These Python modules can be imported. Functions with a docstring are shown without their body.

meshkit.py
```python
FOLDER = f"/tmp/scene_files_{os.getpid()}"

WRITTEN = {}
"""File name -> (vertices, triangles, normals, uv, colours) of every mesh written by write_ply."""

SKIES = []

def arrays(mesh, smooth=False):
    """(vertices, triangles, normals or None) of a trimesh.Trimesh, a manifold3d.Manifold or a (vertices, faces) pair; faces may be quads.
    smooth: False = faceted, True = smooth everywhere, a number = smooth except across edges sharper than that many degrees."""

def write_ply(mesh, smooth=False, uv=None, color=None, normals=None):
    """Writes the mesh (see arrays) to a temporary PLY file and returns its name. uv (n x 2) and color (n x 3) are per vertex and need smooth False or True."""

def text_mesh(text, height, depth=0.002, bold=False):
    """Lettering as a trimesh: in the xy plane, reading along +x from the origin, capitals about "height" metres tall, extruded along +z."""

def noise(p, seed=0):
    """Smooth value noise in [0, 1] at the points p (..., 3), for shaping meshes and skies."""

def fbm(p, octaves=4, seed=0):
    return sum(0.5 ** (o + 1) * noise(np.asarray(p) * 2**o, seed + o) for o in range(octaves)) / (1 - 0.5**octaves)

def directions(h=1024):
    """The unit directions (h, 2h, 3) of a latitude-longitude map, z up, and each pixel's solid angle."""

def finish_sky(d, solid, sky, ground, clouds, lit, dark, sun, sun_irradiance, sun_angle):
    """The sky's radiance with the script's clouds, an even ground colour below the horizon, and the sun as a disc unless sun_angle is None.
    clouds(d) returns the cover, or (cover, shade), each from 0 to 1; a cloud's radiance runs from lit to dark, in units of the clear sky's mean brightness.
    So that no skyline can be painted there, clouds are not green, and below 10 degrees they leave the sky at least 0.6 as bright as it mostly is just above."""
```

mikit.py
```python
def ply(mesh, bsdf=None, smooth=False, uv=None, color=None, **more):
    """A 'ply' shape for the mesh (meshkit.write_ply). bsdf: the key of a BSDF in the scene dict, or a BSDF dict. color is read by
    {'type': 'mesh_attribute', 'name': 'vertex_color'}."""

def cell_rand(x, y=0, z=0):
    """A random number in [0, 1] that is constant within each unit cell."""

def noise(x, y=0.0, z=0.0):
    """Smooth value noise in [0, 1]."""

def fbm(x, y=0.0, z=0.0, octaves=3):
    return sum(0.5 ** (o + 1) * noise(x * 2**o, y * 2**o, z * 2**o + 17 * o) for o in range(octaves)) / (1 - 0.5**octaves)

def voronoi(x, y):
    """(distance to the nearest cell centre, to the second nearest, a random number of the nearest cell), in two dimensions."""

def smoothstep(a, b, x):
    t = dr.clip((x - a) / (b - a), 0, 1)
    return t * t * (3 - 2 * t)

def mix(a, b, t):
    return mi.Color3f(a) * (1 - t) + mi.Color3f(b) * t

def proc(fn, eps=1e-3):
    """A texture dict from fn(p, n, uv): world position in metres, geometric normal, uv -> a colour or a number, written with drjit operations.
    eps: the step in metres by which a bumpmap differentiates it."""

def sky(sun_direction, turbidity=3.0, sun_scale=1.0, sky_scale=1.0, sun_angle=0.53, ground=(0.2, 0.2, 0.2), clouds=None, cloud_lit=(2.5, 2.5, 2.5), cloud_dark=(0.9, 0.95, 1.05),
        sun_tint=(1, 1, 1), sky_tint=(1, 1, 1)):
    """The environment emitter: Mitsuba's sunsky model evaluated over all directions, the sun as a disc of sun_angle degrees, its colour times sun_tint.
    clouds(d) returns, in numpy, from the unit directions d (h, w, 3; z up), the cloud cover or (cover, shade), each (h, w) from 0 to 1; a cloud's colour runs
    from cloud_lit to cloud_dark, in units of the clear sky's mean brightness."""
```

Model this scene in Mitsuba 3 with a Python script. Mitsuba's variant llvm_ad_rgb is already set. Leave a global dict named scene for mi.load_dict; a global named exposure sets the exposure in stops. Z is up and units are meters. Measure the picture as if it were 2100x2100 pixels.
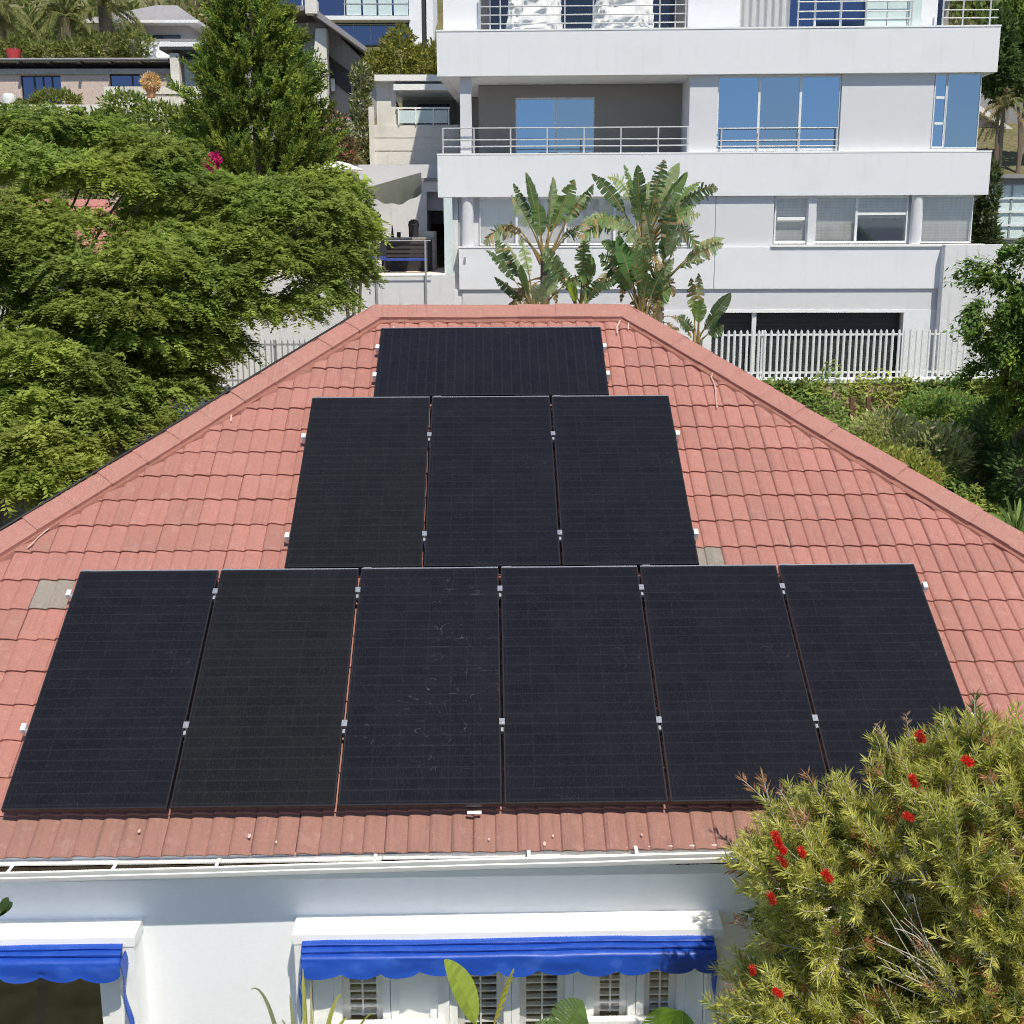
import math
import numpy as np
import trimesh
import drjit as dr
import mitsuba as mi
import mikit
import meshkit
from mikit import proc, noise, fbm, smoothstep, mix, cell_rand

T = mi.ScalarTransform4f
rng = np.random.default_rng(11)
scene, labels = {}, {}
# ------------------------------------------------------------------ camera, sky, exposure
exposure = 1.75
CAM = np.array([3.376, -7.776, 7.076])
FWD = np.array([0.018, 0.974, -0.226])
UPV = np.array([0.008, 0.226, 0.974])
scene['camera'] = {'type': 'perspective', 'fov': 45.5, 'fov_axis': 'x', 'near_clip': 0.05, 'far_clip': 6000.0,
                   'to_world': T().look_at(origin=CAM.tolist(), target=(CAM + FWD).tolist(), up=UPV.tolist())}
SUN_EL, SUN_AZ = math.radians(59), math.radians(21)
def wisps(d):   # thin high streaks of cloud, denser towards the horizon
    el = np.clip(d[..., 2], 0.02, 1); q = np.stack([d[..., 0] / el * 0.5, d[..., 1] / el * 0.16, 0 * el], -1)
    return 0.30 * np.clip((meshkit.fbm(q * 1.3, 5, 3) - 0.48) * 4, 0, 1) * np.clip(1.1 - el * 2.0, 0, 1)
scene['sky_light'] = mikit.sky([math.sin(SUN_AZ) * math.cos(SUN_EL), -math.cos(SUN_AZ) * math.cos(SUN_EL), math.sin(SUN_EL)], turbidity=3.0, sun_tint=(0.90, 1.0, 1.11), clouds=wisps)

# ------------------------------------------------------------------ materials
def rgb(c):
    return {'type': 'rgb', 'value': [float(x) for x in (c if hasattr(c, '__len__') else (c,) * 3)]}
def two(b):
    return {'type': 'twosided', 'bsdf': b}
def pr(name, color, rough=0.6, spec=0.4, **k):
    scene[name] = two({'type': 'principled', 'base_color': color if isinstance(color, dict) else rgb(color), 'roughness': rough, 'specular': spec, **k})
def bump(name, color, rough, tex, scale=1.0, spec=0.3):
    scene[name] = two({'type': 'bumpmap', 'bump': tex, 'scale': scale, 'bsdf': {'type': 'principled', 'base_color': color if isinstance(color, dict) else rgb(color), 'roughness': rough, 'specular': spec}})

def tile_fn(base, dirt, seed, amt):
    def fn(p, n, uv):
        grain = noise(p.x * 140 + seed, p.y * 140, p.z * 140)
        streak = fbm(p.x * 34 + seed, p.y * 2.2, p.z * 2.2, 3)
        patch = fbm(p.x * 1.3 + seed * 3, p.y * 1.3, p.z * 1.3 + 5, 3)
        lich = smoothstep(0.62, 0.72, fbm(p.x * 17 + seed, p.y * 17, p.z * 9 + 3, 3))
        c = mix(base, dirt, dr.clip(amt * (smoothstep(0.45, 0.8, streak) * 0.65 + smoothstep(0.45, 0.75, patch) * 0.5), 0, 1))
        c = mix(c, (0.55, 0.45, 0.38), lich * 0.09)
        line = smoothstep(0.60, 0.72, noise(p.x * 75 + seed, p.y * 3.0, p.z * 3.0)) * smoothstep(0.45, 0.6, noise(p.x * 3.3, p.y * 3.1 + seed, p.z * 3.1))
        return c * (0.86 + 0.28 * grain) * (1 - 0.10 * line)
    return proc(fn)
TILE = ((0.385, 0.170, 0.140), (0.315, 0.168, 0.134))
for i in range(4):
    k = (1.0, 0.93, 1.05, 0.97)[i]
    pr(f'roof_tile_{i}', tile_fn(tuple((np.array(TILE[0]) * k).tolist()), TILE[1], 7.3 * i, (0.35, 0.7, 0.2, 0.5)[i]), 0.75, 0.35)
pr('roof_tile_low', tile_fn((0.315, 0.158, 0.128), (0.235, 0.135, 0.108), 3.1, 0.9), 0.8, 0.3)
pr('roof_tile_grey', tile_fn((0.27, 0.235, 0.2), (0.2, 0.19, 0.165), 5.0, 0.8), 0.8, 0.3)
pr('ridge_tile', tile_fn((0.395, 0.182, 0.150), (0.36, 0.20, 0.16), 2.0, 0.6), 0.7, 0.35)
pr('mortar', tile_fn((0.31, 0.135, 0.105), (0.25, 0.12, 0.095), 9.0, 0.6), 0.9, 0.2)
pr('underlay', (0.05, 0.03, 0.025), 0.9, 0.1)

def plaster_fn(base, dirt, seed, amt=0.5, fine=0.05):
    def fn(p, n, uv):
        a = fbm(p.x * 0.7 + seed, p.y * 0.7, p.z * 0.9, 3)
        drip = fbm(p.x * 9 + seed, p.y * 9, p.z * 0.8, 3)
        g = noise(p.x * 60, p.y * 60, p.z * 60 + seed)
        return mix(base, dirt, dr.clip(amt * (smoothstep(0.5, 0.8, a) * 0.6 + smoothstep(0.58, 0.8, drip) * 0.5), 0, 1)) * (1 - fine + 2 * fine * g)
    return proc(fn)
pr('white_plaster', plaster_fn((0.80, 0.81, 0.84), (0.72, 0.72, 0.72), 1.0, 0.35, 0.02), 0.7, 0.3)
pr('band_paint', plaster_fn((0.735, 0.745, 0.768), (0.65, 0.655, 0.665), 2.0, 0.6, 0.02), 0.7, 0.3)
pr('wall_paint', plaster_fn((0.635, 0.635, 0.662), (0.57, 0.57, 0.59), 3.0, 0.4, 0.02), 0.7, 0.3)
pr('cream_paint', plaster_fn((0.72, 0.69, 0.64), (0.55, 0.52, 0.47), 4.0, 0.7, 0.03), 0.75, 0.3)
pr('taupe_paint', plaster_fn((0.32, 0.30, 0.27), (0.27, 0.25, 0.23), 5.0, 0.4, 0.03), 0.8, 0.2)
pr('brown_paint', plaster_fn((0.60, 0.48, 0.43), (0.50, 0.40, 0.36), 6.0, 0.6, 0.04), 0.8, 0.2)
pr('stone_grey', plaster_fn((0.42, 0.40, 0.38), (0.30, 0.28, 0.26), 7.0, 0.8, 0.08), 0.85, 0.2)
pr('slate_roof', plaster_fn((0.27, 0.26, 0.27), (0.20, 0.19, 0.2), 8.0, 0.8, 0.1), 0.7, 0.3)
pr('weathered_wall', plaster_fn((0.66, 0.66, 0.67), (0.45, 0.44, 0.43), 9.0, 0.9, 0.04), 0.8, 0.2)
pr('pink_stone', plaster_fn((0.45, 0.30, 0.25), (0.3, 0.2, 0.17), 10.0, 0.9, 0.12), 0.9, 0.2)
pr('peach_paving', plaster_fn((0.62, 0.50, 0.42), (0.5, 0.4, 0.34), 11.0, 0.5, 0.04), 0.8, 0.2)
pr('white_gloss', (0.82, 0.82, 0.80), 0.35, 0.5)
pr('gutter_white', plaster_fn((0.80, 0.79, 0.76), (0.62, 0.58, 0.50), 12.0, 0.6, 0.02), 0.4, 0.5)
pr('rail_white', (0.72, 0.73, 0.74), 0.35, 0.5)
pr('rail_grey', (0.50, 0.51, 0.52), 0.35, 0.5)
pr('steel_grey', (0.30, 0.31, 0.32), 0.4, 0.5)
pr('dark_metal', (0.035, 0.035, 0.038), 0.45, 0.5)
pr('gutter_shade_brown', plaster_fn((0.035, 0.026, 0.018), (0.06, 0.045, 0.025), 22.0, 0.9, 0.25), 0.95, 0.1)  # near-black brown that paints in the shade behind the gutter lip
pr('rusty_iron', plaster_fn((0.16, 0.085, 0.055), (0.10, 0.055, 0.04), 23.0, 0.9, 0.2), 0.8, 0.2)
pr('pale_mortar', plaster_fn((0.58, 0.42, 0.37), (0.42, 0.26, 0.22), 20.0, 0.9, 0.1), 0.9, 0.1)
pr('floor_wood', plaster_fn((0.30, 0.20, 0.13), (0.24, 0.16, 0.10), 21.0, 0.8, 0.08), 0.5, 0.4)
pr('black_cable', (0.02, 0.02, 0.022), 0.5, 0.4)
pr('aluminium', (0.72, 0.72, 0.72), 0.3, 0.5, metallic=0.8)
pr('panel_frame', (0.018, 0.018, 0.019), 0.32, 0.5)
pr('curtain', plaster_fn((0.55, 0.56, 0.56), (0.42, 0.43, 0.44), 13.0, 0.5, 0.02), 0.9, 0.1)
def blind_fn(p, n, uv):
    f = p.z * 14.0
    return mix((0.40, 0.41, 0.41), (0.31, 0.32, 0.33), smoothstep(0.35, 0.5, dr.abs(f - dr.floor(f) - 0.5))) * (0.9 + 0.2 * noise(p.x * 40, p.y * 40, p.z * 3))
pr('blind_cloth', proc(blind_fn), 0.9, 0.1)
def awning_fn(p, n, uv):
    return mix((0.012, 0.066, 0.40), (0.028, 0.095, 0.45), smoothstep(0.5, 0.8, fbm(p.x * 9, p.y * 30, p.z * 12, 3))) * (0.88 + 0.24 * noise(p.x * 160, p.y * 160, p.z * 160))
pr('awning_cloth', proc(awning_fn), 0.42, 0.45)
pr('cover_cloth', plaster_fn((0.80, 0.80, 0.79), (0.66, 0.66, 0.66), 14.0, 0.8, 0.03), 0.7, 0.3)
scene['sail_cloth'] = {'type': 'principledthin', 'base_color': plaster_fn((0.46, 0.50, 0.46), (0.36, 0.37, 0.34), 15.0, 0.9, 0.04), 'roughness': 0.8, 'spec_trans': 0.0, 'diff_trans': 1.0, 'eta': 1.3}
pr('dark_wood', plaster_fn((0.07, 0.055, 0.045), (0.04, 0.035, 0.03), 16.0, 0.7, 0.1), 0.6, 0.3)
pr('blue_cushion', (0.04, 0.07, 0.32), 0.8, 0.2)
pr('red_glaze', (0.45, 0.05, 0.06), 0.6, 0.3)
pr('orange_pot', plaster_fn((0.5, 0.26, 0.15), (0.4, 0.2, 0.12), 18.0, 0.7, 0.06), 0.8, 0.2)
pr('bark', plaster_fn((0.20, 0.16, 0.12), (0.10, 0.08, 0.06), 17.0, 0.9, 0.15), 0.9, 0.1)
pr('pale_bark', plaster_fn((0.50, 0.45, 0.38), (0.30, 0.26, 0.2), 19.0, 0.9, 0.12), 0.9, 0.1)
def soil_fn(p, n, uv):
    return mix((0.16, 0.13, 0.08), (0.09, 0.10, 0.04), fbm(p.x * 0.6, p.y * 0.6, p.z, 4)) * (0.7 + 0.6 * noise(p.x * 9, p.y * 9, p.z * 9))
pr('soil', proc(soil_fn), 0.95, 0.1)
def sea_fn(p, n, uv):
    return mix((0.02, 0.06, 0.12), (0.03, 0.08, 0.15), noise(p.x * 0.01, p.y * 0.03))
pr('seawater', proc(sea_fn), 0.25, 0.5)
# mirror-coated solar glazing of the flats
scene['sky_glass'] = two({'type': 'principled', 'base_color': rgb((0.26, 0.37, 0.49)), 'metallic': 1.0, 'roughness': 0.03})
scene['sky_glass_pale'] = two({'type': 'principled', 'base_color': rgb((0.27, 0.35, 0.42)), 'metallic': 1.0, 'roughness': 0.04})
scene['dark_glass'] = two({'type': 'principled', 'base_color': rgb((0.012, 0.02, 0.05)), 'roughness': 0.06, 'specular': 0.8})
scene['blue_glass'] = two({'type': 'principled', 'base_color': rgb((0.10, 0.13, 0.22)), 'metallic': 1.0, 'roughness': 0.08})
scene['pane_glass'] = {'type': 'thindielectric', 'int_ior': 1.5}
scene['frosted_glass'] = two({'type': 'principled', 'base_color': rgb((0.60, 0.70, 0.69)), 'roughness': 0.2, 'specular': 0.5})
scene['leaf'] = two({'type': 'principled', 'base_color': {'type': 'mesh_attribute', 'name': 'vertex_color'}, 'roughness': 0.5, 'specular': 0.35})
scene['thin_leaf'] = {'type': 'principledthin', 'base_color': {'type': 'mesh_attribute', 'name': 'vertex_color'}, 'roughness': 0.55, 'spec_trans': 0.0, 'diff_trans': 1.15, 'eta': 1.33}
scene['glossy_leaf'] = {'type': 'principledthin', 'base_color': {'type': 'mesh_attribute', 'name': 'vertex_color'}, 'roughness': 0.38, 'spec_trans': 0.0, 'diff_trans': 0.8, 'eta': 1.4}

# solar cells: uv in metres on the panel (u across, v along the long side)
def cells_fn(tint, seed):
    def fn(p, n, uv):
        u, v = uv.x, uv.y
        cu, cv = (u - 0.020) / 0.1823, (v - 0.022) / 0.0930
        fu, fv = cu - dr.floor(cu), cv - dr.floor(cv)
        gu = 1 - smoothstep(0.004, 0.012, dr.minimum(fu, 1 - fu))
        gv = 1 - smoothstep(0.010, 0.10, dr.minimum(fv, 1 - fv))
        b = fu * 10.0
        bus = 1 - smoothstep(0.02, 0.07, dr.abs(b - dr.floor(b) - 0.5))
        tone = cell_rand(dr.floor(cu) + seed, dr.floor(cv))
        c = mix(tint, (tint[0] * 1.7, tint[1] * 1.7, tint[2] * 1.7), 0.3 * tone + 0.35 * fbm(u * 1.2, v * 24, seed, 2))
        c = mix(c, (0.036, 0.036, 0.041), 0.27 * gv)
        c = mix(c, (0.036, 0.037, 0.045), dr.maximum(0.35 * gu, 0.22 * bus))
        dust = smoothstep(0.5, 0.85, fbm(u * 5 + seed * 3.7, v * 4, seed, 4))
        grit = smoothstep(0.66, 0.8, noise(u * 180 + seed, v * 70))
        c = mix(c, (0.085, 0.080, 0.072), 0.025 * dust + 0.08 * grit)
        # scratch-like dried marks, in loose patches
        w1 = fbm(u * 7 + seed * 11, v * 7, 2.0, 2) * 5
        r1 = dr.abs(noise(u * 16 + w1, v * 13 + seed * 5) - 0.5)
        mark = (1 - smoothstep(0.006, 0.016, r1)) * smoothstep(0.64, 0.74, fbm(u * 1.5 + seed * 2.3, v * 1.5, 7.0, 2)) * smoothstep(0.5, 0.62, noise(u * 21, v * 21 + seed))
        return mix(c, (0.16, 0.16, 0.16), 0.32 * mark)
    return proc(fn)
CELL = [(0.0080, 0.0078, 0.0102), (0.0092, 0.0088, 0.0092), (0.0082, 0.0080, 0.0104)]
for i in range(3):
    scene[f'cells_{i}'] = two({'type': 'principled', 'base_color': cells_fn(CELL[i], (1.0, 5.0, 3.0)[i]), 'roughness': 0.16, 'specular': 0.33})

# ------------------------------------------------------------------ helpers
def numbered(key):
    if key not in used:
        used.add(key); return key
    i = 1
    while f'{key}_{i:03d}' in used:
        i += 1
    used.add(f'{key}_{i:03d}'); return f'{key}_{i:03d}'
used = set()

def nums(v):
    return np.asarray(v, float)

class MB:
    """A mesh under construction; xf maps every added vertex (n, 3) to the world."""
    def __init__(self, xf=None):
        self.v, self.f, self.n, self.xf = [], [], 0, xf
    def add(self, v, f):
        v = nums(v); f = np.asarray(f, int)
        if f.shape[1] == 4:
            f = np.vstack([f[:, [0, 1, 2]], f[:, [0, 2, 3]]])
        self.v.append(v); self.f.append(f + self.n); self.n += len(v); return self
    def box(self, x0, x1, y0, y1, z0, z1, c=0.0):
        if c:
            pts = []
            for sx in (0, 1):
                for sy in (0, 1):
                    for sz in (0, 1):
                        X, Y, Z = (x0, x1)[sx], (y0, y1)[sy], (z0, z1)[sz]
                        dx, dy, dz = (c, -c)[sx], (c, -c)[sy], (c, -c)[sz]
                        pts += [(X, Y + dy, Z + dz), (X + dx, Y, Z + dz), (X + dx, Y + dy, Z)]
            h = trimesh.convex.convex_hull(np.array(pts)); return self.add(h.vertices, h.faces)
        v = [(x, y, z) for x in (x0, x1) for y in (y0, y1) for z in (z0, z1)]
        return self.add(v, [(0, 1, 3, 2), (4, 6, 7, 5), (0, 4, 5, 1), (2, 3, 7, 6), (0, 2, 6, 4), (1, 5, 7, 3)])
    def prism(self, poly, axis, a0, a1):
        """poly (n, 2) extruded along the axis; the two other axes keep their order."""
        poly = nums(poly); n = len(poly); o = [k for k in range(3) if k != axis]
        v = np.zeros((2 * n, 3)); v[:n, o] = poly; v[n:, o] = poly; v[:n, axis] = a0; v[n:, axis] = a1
        f = [(i, (i + 1) % n, n + (i + 1) % n, n + i) for i in range(n)]
        self.add(v, f)
        cap = trimesh.creation.triangulate_polygon(__import__('shapely').Polygon(poly), engine='earcut')
        cf = np.asarray(cap[1]); cv = np.asarray(cap[0])
        for a in (a0, a1):
            w = np.zeros((len(cv), 3)); w[:, o] = cv; w[:, axis] = a; self.add(w, cf)
        return self
    def tube(self, pts, radii, sides=8, cap=True):
        p = nums(pts); r = np.broadcast_to(nums(radii), (len(p),))
        t = np.gradient(p, axis=0) if len(p) > 2 else np.repeat((p[1] - p[0])[None], len(p), 0)
        t = t / (np.linalg.norm(t, axis=1, keepdims=True) + 1e-12)
        a = np.cross(t, np.where(np.abs(t[:, 2:]) < 0.9, [0, 0, 1.0], [1.0, 0, 0])); a /= np.linalg.norm(a, axis=1, keepdims=True) + 1e-12
        b = np.cross(t, a); g = np.arange(sides) * 2 * np.pi / sides
        v = p[:, None] + r[:, None, None] * (np.cos(g)[None, :, None] * a[:, None] + np.sin(g)[None, :, None] * b[:, None])
        i, j = np.meshgrid(np.arange(len(p) - 1), np.arange(sides), indexing='ij')
        q = np.stack([i * sides + j, i * sides + (j + 1) % sides, (i + 1) * sides + (j + 1) % sides, (i + 1) * sides + j], -1).reshape(-1, 4)
        self.add(v.reshape(-1, 3), q)
        if cap:
            for k in (0, len(p) - 1):
                self.add(np.vstack([v[k], p[k]]), [(s, (s + 1) % sides, sides) for s in range(sides)])
        return self
    def cyl(self, x, y, z0, z1, r, sides=20):
        return self.tube([(x, y, z0), (x, y, z1)], [r, r], sides)
    def lathe(self, x, y, prof, sides=20):
        prof = nums(prof); g = np.arange(sides) * 2 * np.pi / sides; m = len(prof)
        v = np.stack([x + prof[:, :1] * np.cos(g), y + prof[:, :1] * np.sin(g), np.repeat(prof[:, 1:], sides, 1)], -1).reshape(-1, 3)
        f = [(i * sides + j, i * sides + (j + 1) % sides, (i + 1) * sides + (j + 1) % sides, (i + 1) * sides + j) for i in range(m - 1) for j in range(sides)]
        return self.add(v, f)
    def arrays(self):
        v = np.vstack(self.v)
        return (self.xf(v) if self.xf else v), np.vstack(self.f)
    def put(self, key, bsdf, smooth=False, **lab):
        return put(key, self.arrays(), bsdf, smooth, **lab)

def put(key, mesh, bsdf, smooth=False, color=None, **lab):
    key = numbered(key)
    scene[key] = mikit.ply(mesh, bsdf, smooth, color=color)
    if lab:
        labels[key] = lab
    return key
def thing(name, label, cat, group=None, kind=None):
    key = numbered(name)
    labels[key] = {'label': label, 'category': cat}
    if group: labels[key]['group'] = group
    if kind: labels[key]['kind'] = kind
    return key

def unit(v):
    v = nums(v); return v / (np.linalg.norm(v, axis=-1, keepdims=True) + 1e-12)

# ------------------------------------------------------------------ terrain and sea
TY = [-900, -400, -60, -14, 11.8, 14.5, 19.7, 20.4, 24, 27, 34, 42, 46, 52, 60, 100, 200, 900]
TZ = [-75, -70, -8, 0, 0, 1.3, 2.6, 3.02, 3.08, 4.6, 8.8, 11.4, 12.5, 14.6, 16.0, 30, 60, 140]
def ground(x, y):
    z = np.interp(y, TY, TZ)
    far = np.clip((nums(y) - 36) / 40, 0, 1)
    p = np.stack(np.broadcast_arrays(nums(x) * 0.06, nums(y) * 0.06, 0 * nums(x)), -1)
    return z + far * 6 * (meshkit.fbm(p, 3, 4) - 0.5)
gx = np.concatenate([np.linspace(-900, -45, 16)[:-1], np.linspace(-45, 50, 80), np.linspace(50, 900, 16)[1:]])
gy = np.concatenate([np.linspace(-900, -30, 20)[:-1], np.linspace(-30, 11, 14)[:-1], np.linspace(11, 70, 119), np.linspace(70, 900, 40)[1:]])
GX, GY = np.meshgrid(gx, gy)
gv = np.stack([GX, GY, ground(GX, GY)], -1).reshape(-1, 3)
ny, nx = GX.shape
ii, jj = np.meshgrid(np.arange(ny - 1), np.arange(nx - 1), indexing='ij')
gf = np.stack([ii * nx + jj, ii * nx + jj + 1, (ii + 1) * nx + jj + 1, (ii + 1) * nx + jj], -1).reshape(-1, 4)
put('terrain', (gv, gf), 'soil', True, kind='structure', label='hillside ground rising behind the houses')
sea = MB(); sea.box(-6000, 6000, -6000, -380, -70, -68); sea.put('sea', 'seawater', kind='structure', label='open sea far below the hillside')

# ------------------------------------------------------------------ the tiled house
CA, SA = math.cos(math.radians(30)), math.sin(math.radians(30))
def RP(v):   # roof coordinates (x, s up the slope, n off the slope) -> world; n = 0 is the glass of the solar panels
    v = nums(v); x, s, n = v[..., 0], v[..., 1], v[..., 2]
    return np.stack([x, s * CA - n * SA, 3.2 + s * SA + n * CA], -1)
HL, HR = 0.86, 0.865
def hipL(s): return -1.05 + HL * (s - 2.51)
def hipR(s): return 7.96 - HR * (s - 2.66)
S_EAVE, S_RIDGE = -0.302, 6.23
house = thing('tiled_house', 'white single storey house with red tiled hip roof carrying the solar panels', 'house')
roof = house + '__roof'

GAUGE, TW = 0.3257, 0.302
rows = S_EAVE + GAUGE * np.arange(20)
PAN_U = np.array([0, 0.06, 0.18, 0.44, 0.74, 0.97])
PAN_H = np.array([0.0, 0.0125, 0.0190, 0.0175, 0.009, 0.0])
def tile_mesh(seed):
    r = np.random.default_rng(seed)
    u = np.concatenate([PAN_U * TW / 2, TW / 2 + PAN_U * TW / 2, [TW - 0.001]]); h = np.concatenate([PAN_H, PAN_H, [0.0]])
    h = h + r.normal(0, 0.0006, len(h)); m = len(u)
    lift, s1 = 0.017, GAUGE + 0.05
    lo = np.stack([u, np.zeros(m) + r.normal(0, 0.0012, m), h + lift], -1)
    lo2 = np.stack([u, np.full(m, 0.006), h + lift + 0.003], -1)
    hi = np.stack([u, np.full(m, s1), h + lift * (1 - s1 / GAUGE)], -1)
    bt = np.stack([u, np.full(m, 0.004), h + lift - 0.016], -1)
    v = np.vstack([bt, lo, lo2, hi]); f = []
    for a in range(3):
        for i in range(m - 1):
            f.append((a * m + i, a * m + i + 1, (a + 1) * m + i + 1, (a + 1) * m + i))
    f.append((0, m, 3 * m, 0))          # left edge
    v[:, 2] -= 0.142
    return v, np.array(f)
variants = [tile_mesh(40 + i) for i in range(7)]
X0 = 5.205 + 0.151 - TW * 40
def to_tile(vf, x, s, jit):
    v, f = vf; w = v + 0.0
    cx = TW / 2
    w[:, 0] = x + v[:, 0] + jit[0]; w[:, 1] = s + v[:, 1] + jit[1] + jit[3] * (v[:, 0] - cx)
    w[:, 2] = v[:, 2] + jit[2] + jit[4] * (v[:, 0] - cx)
    return w, f
panels_rs = [(-0.02, 6.92, 0.02, 2.27), (1.66, 5.14, 2.32, 4.57), (2.27, 4.53, 4.63, 5.72)]
def clip_hip(w, f):
    m = trimesh.Trimesh(w, np.vstack([f[:, [0, 1, 2]], f[:, [0, 2, 3]]]), process=False)
    for sgn, fx, px, hk in ((1, 2.51, -1.05, HL), (-1, 2.66, 7.96, HR)):
        nrm = np.array([sgn * 1.0, -hk, 0]); o = np.array([px, fx, 0])
        if len(m.faces) and ((m.vertices - o) @ nrm).min() < 0:
            m = trimesh.intersections.slice_mesh_plane(m, nrm, o, cap=False)
    return m
seen, hidden = [], []
jr = np.random.default_rng(5)
for k, s in enumerate(rows):
    for c in range(70):
        x = X0 + c * TW
        if x + TW < hipL(s) - 0.02 or x > hipR(s) + 0.02 or s > S_RIDGE - 0.03:
            continue
        jit = jr.normal(0, 1, 5) * [0.0012, 0.0022, 0.0012, 0.006, 0.004]
        cut = x < hipL(s + GAUGE + .05) + 0.01 or x + TW > hipR(s + GAUGE + .05) - 0.01 or s + GAUGE + 0.05 > S_RIDGE
        w, f = to_tile(variants[jr.integers(7)], x, s, jit)
        if cut:
            m = clip_hip(w, f); 
            if len(m.faces) == 0: continue
            w, f = np.array(m.vertices), np.array(m.faces)
            if s + GAUGE + 0.05 > S_RIDGE: w[:, 1] = np.minimum(w[:, 1], S_RIDGE)
        cov = any(a < x - 0.0 and x + TW < b and c0 < s + 0.03 and s + GAUGE < d for a, b, c0, d in panels_rs)
        P = RP(np.array([x + TW / 2, s + GAUGE / 2, -0.12])); d = P - CAM
        right = np.array([1, -0.018, 0.0]); dep = d @ unit(FWD)
        fx, fy = abs(d @ right) / dep, (d @ UPV) / dep
        mat = 'roof_tile_low' if k == 0 else f'roof_tile_{jr.integers(4)}'
        lab = None
        if k == 7 and abs(x + 0.382) < 0.16: mat, lab = 'roof_tile_grey', 'grey replacement tile left of the lowest row of panels'
        if k == 8 and abs(x - 5.054) < 0.16: mat, lab = 'roof_tile_grey', 'greyish tile beside the lower right corner of the middle panels'
        (hidden if cov or fx > 0.44 or fy < -0.44 else seen).append((dep, w, f, mat, lab))
seen.sort(key=lambda q: q[0])
def rest_tiles(items, key):
    g = {}
    for q in items: g.setdefault(q[3], MB(RP)).add(q[1], q[2])
    return g
for q in seen[:299]:
    key = put(roof + '__tile', (RP(q[1]), q[2]), q[3], False)
    if q[4]: labels[key] = {'label': q[4]}
rest = MB(RP)
for q in seen[299:] + hidden: rest.add(q[1], q[2])
rest.put(roof + '__tile_field', 'roof_tile_0', kind='stuff')
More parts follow.
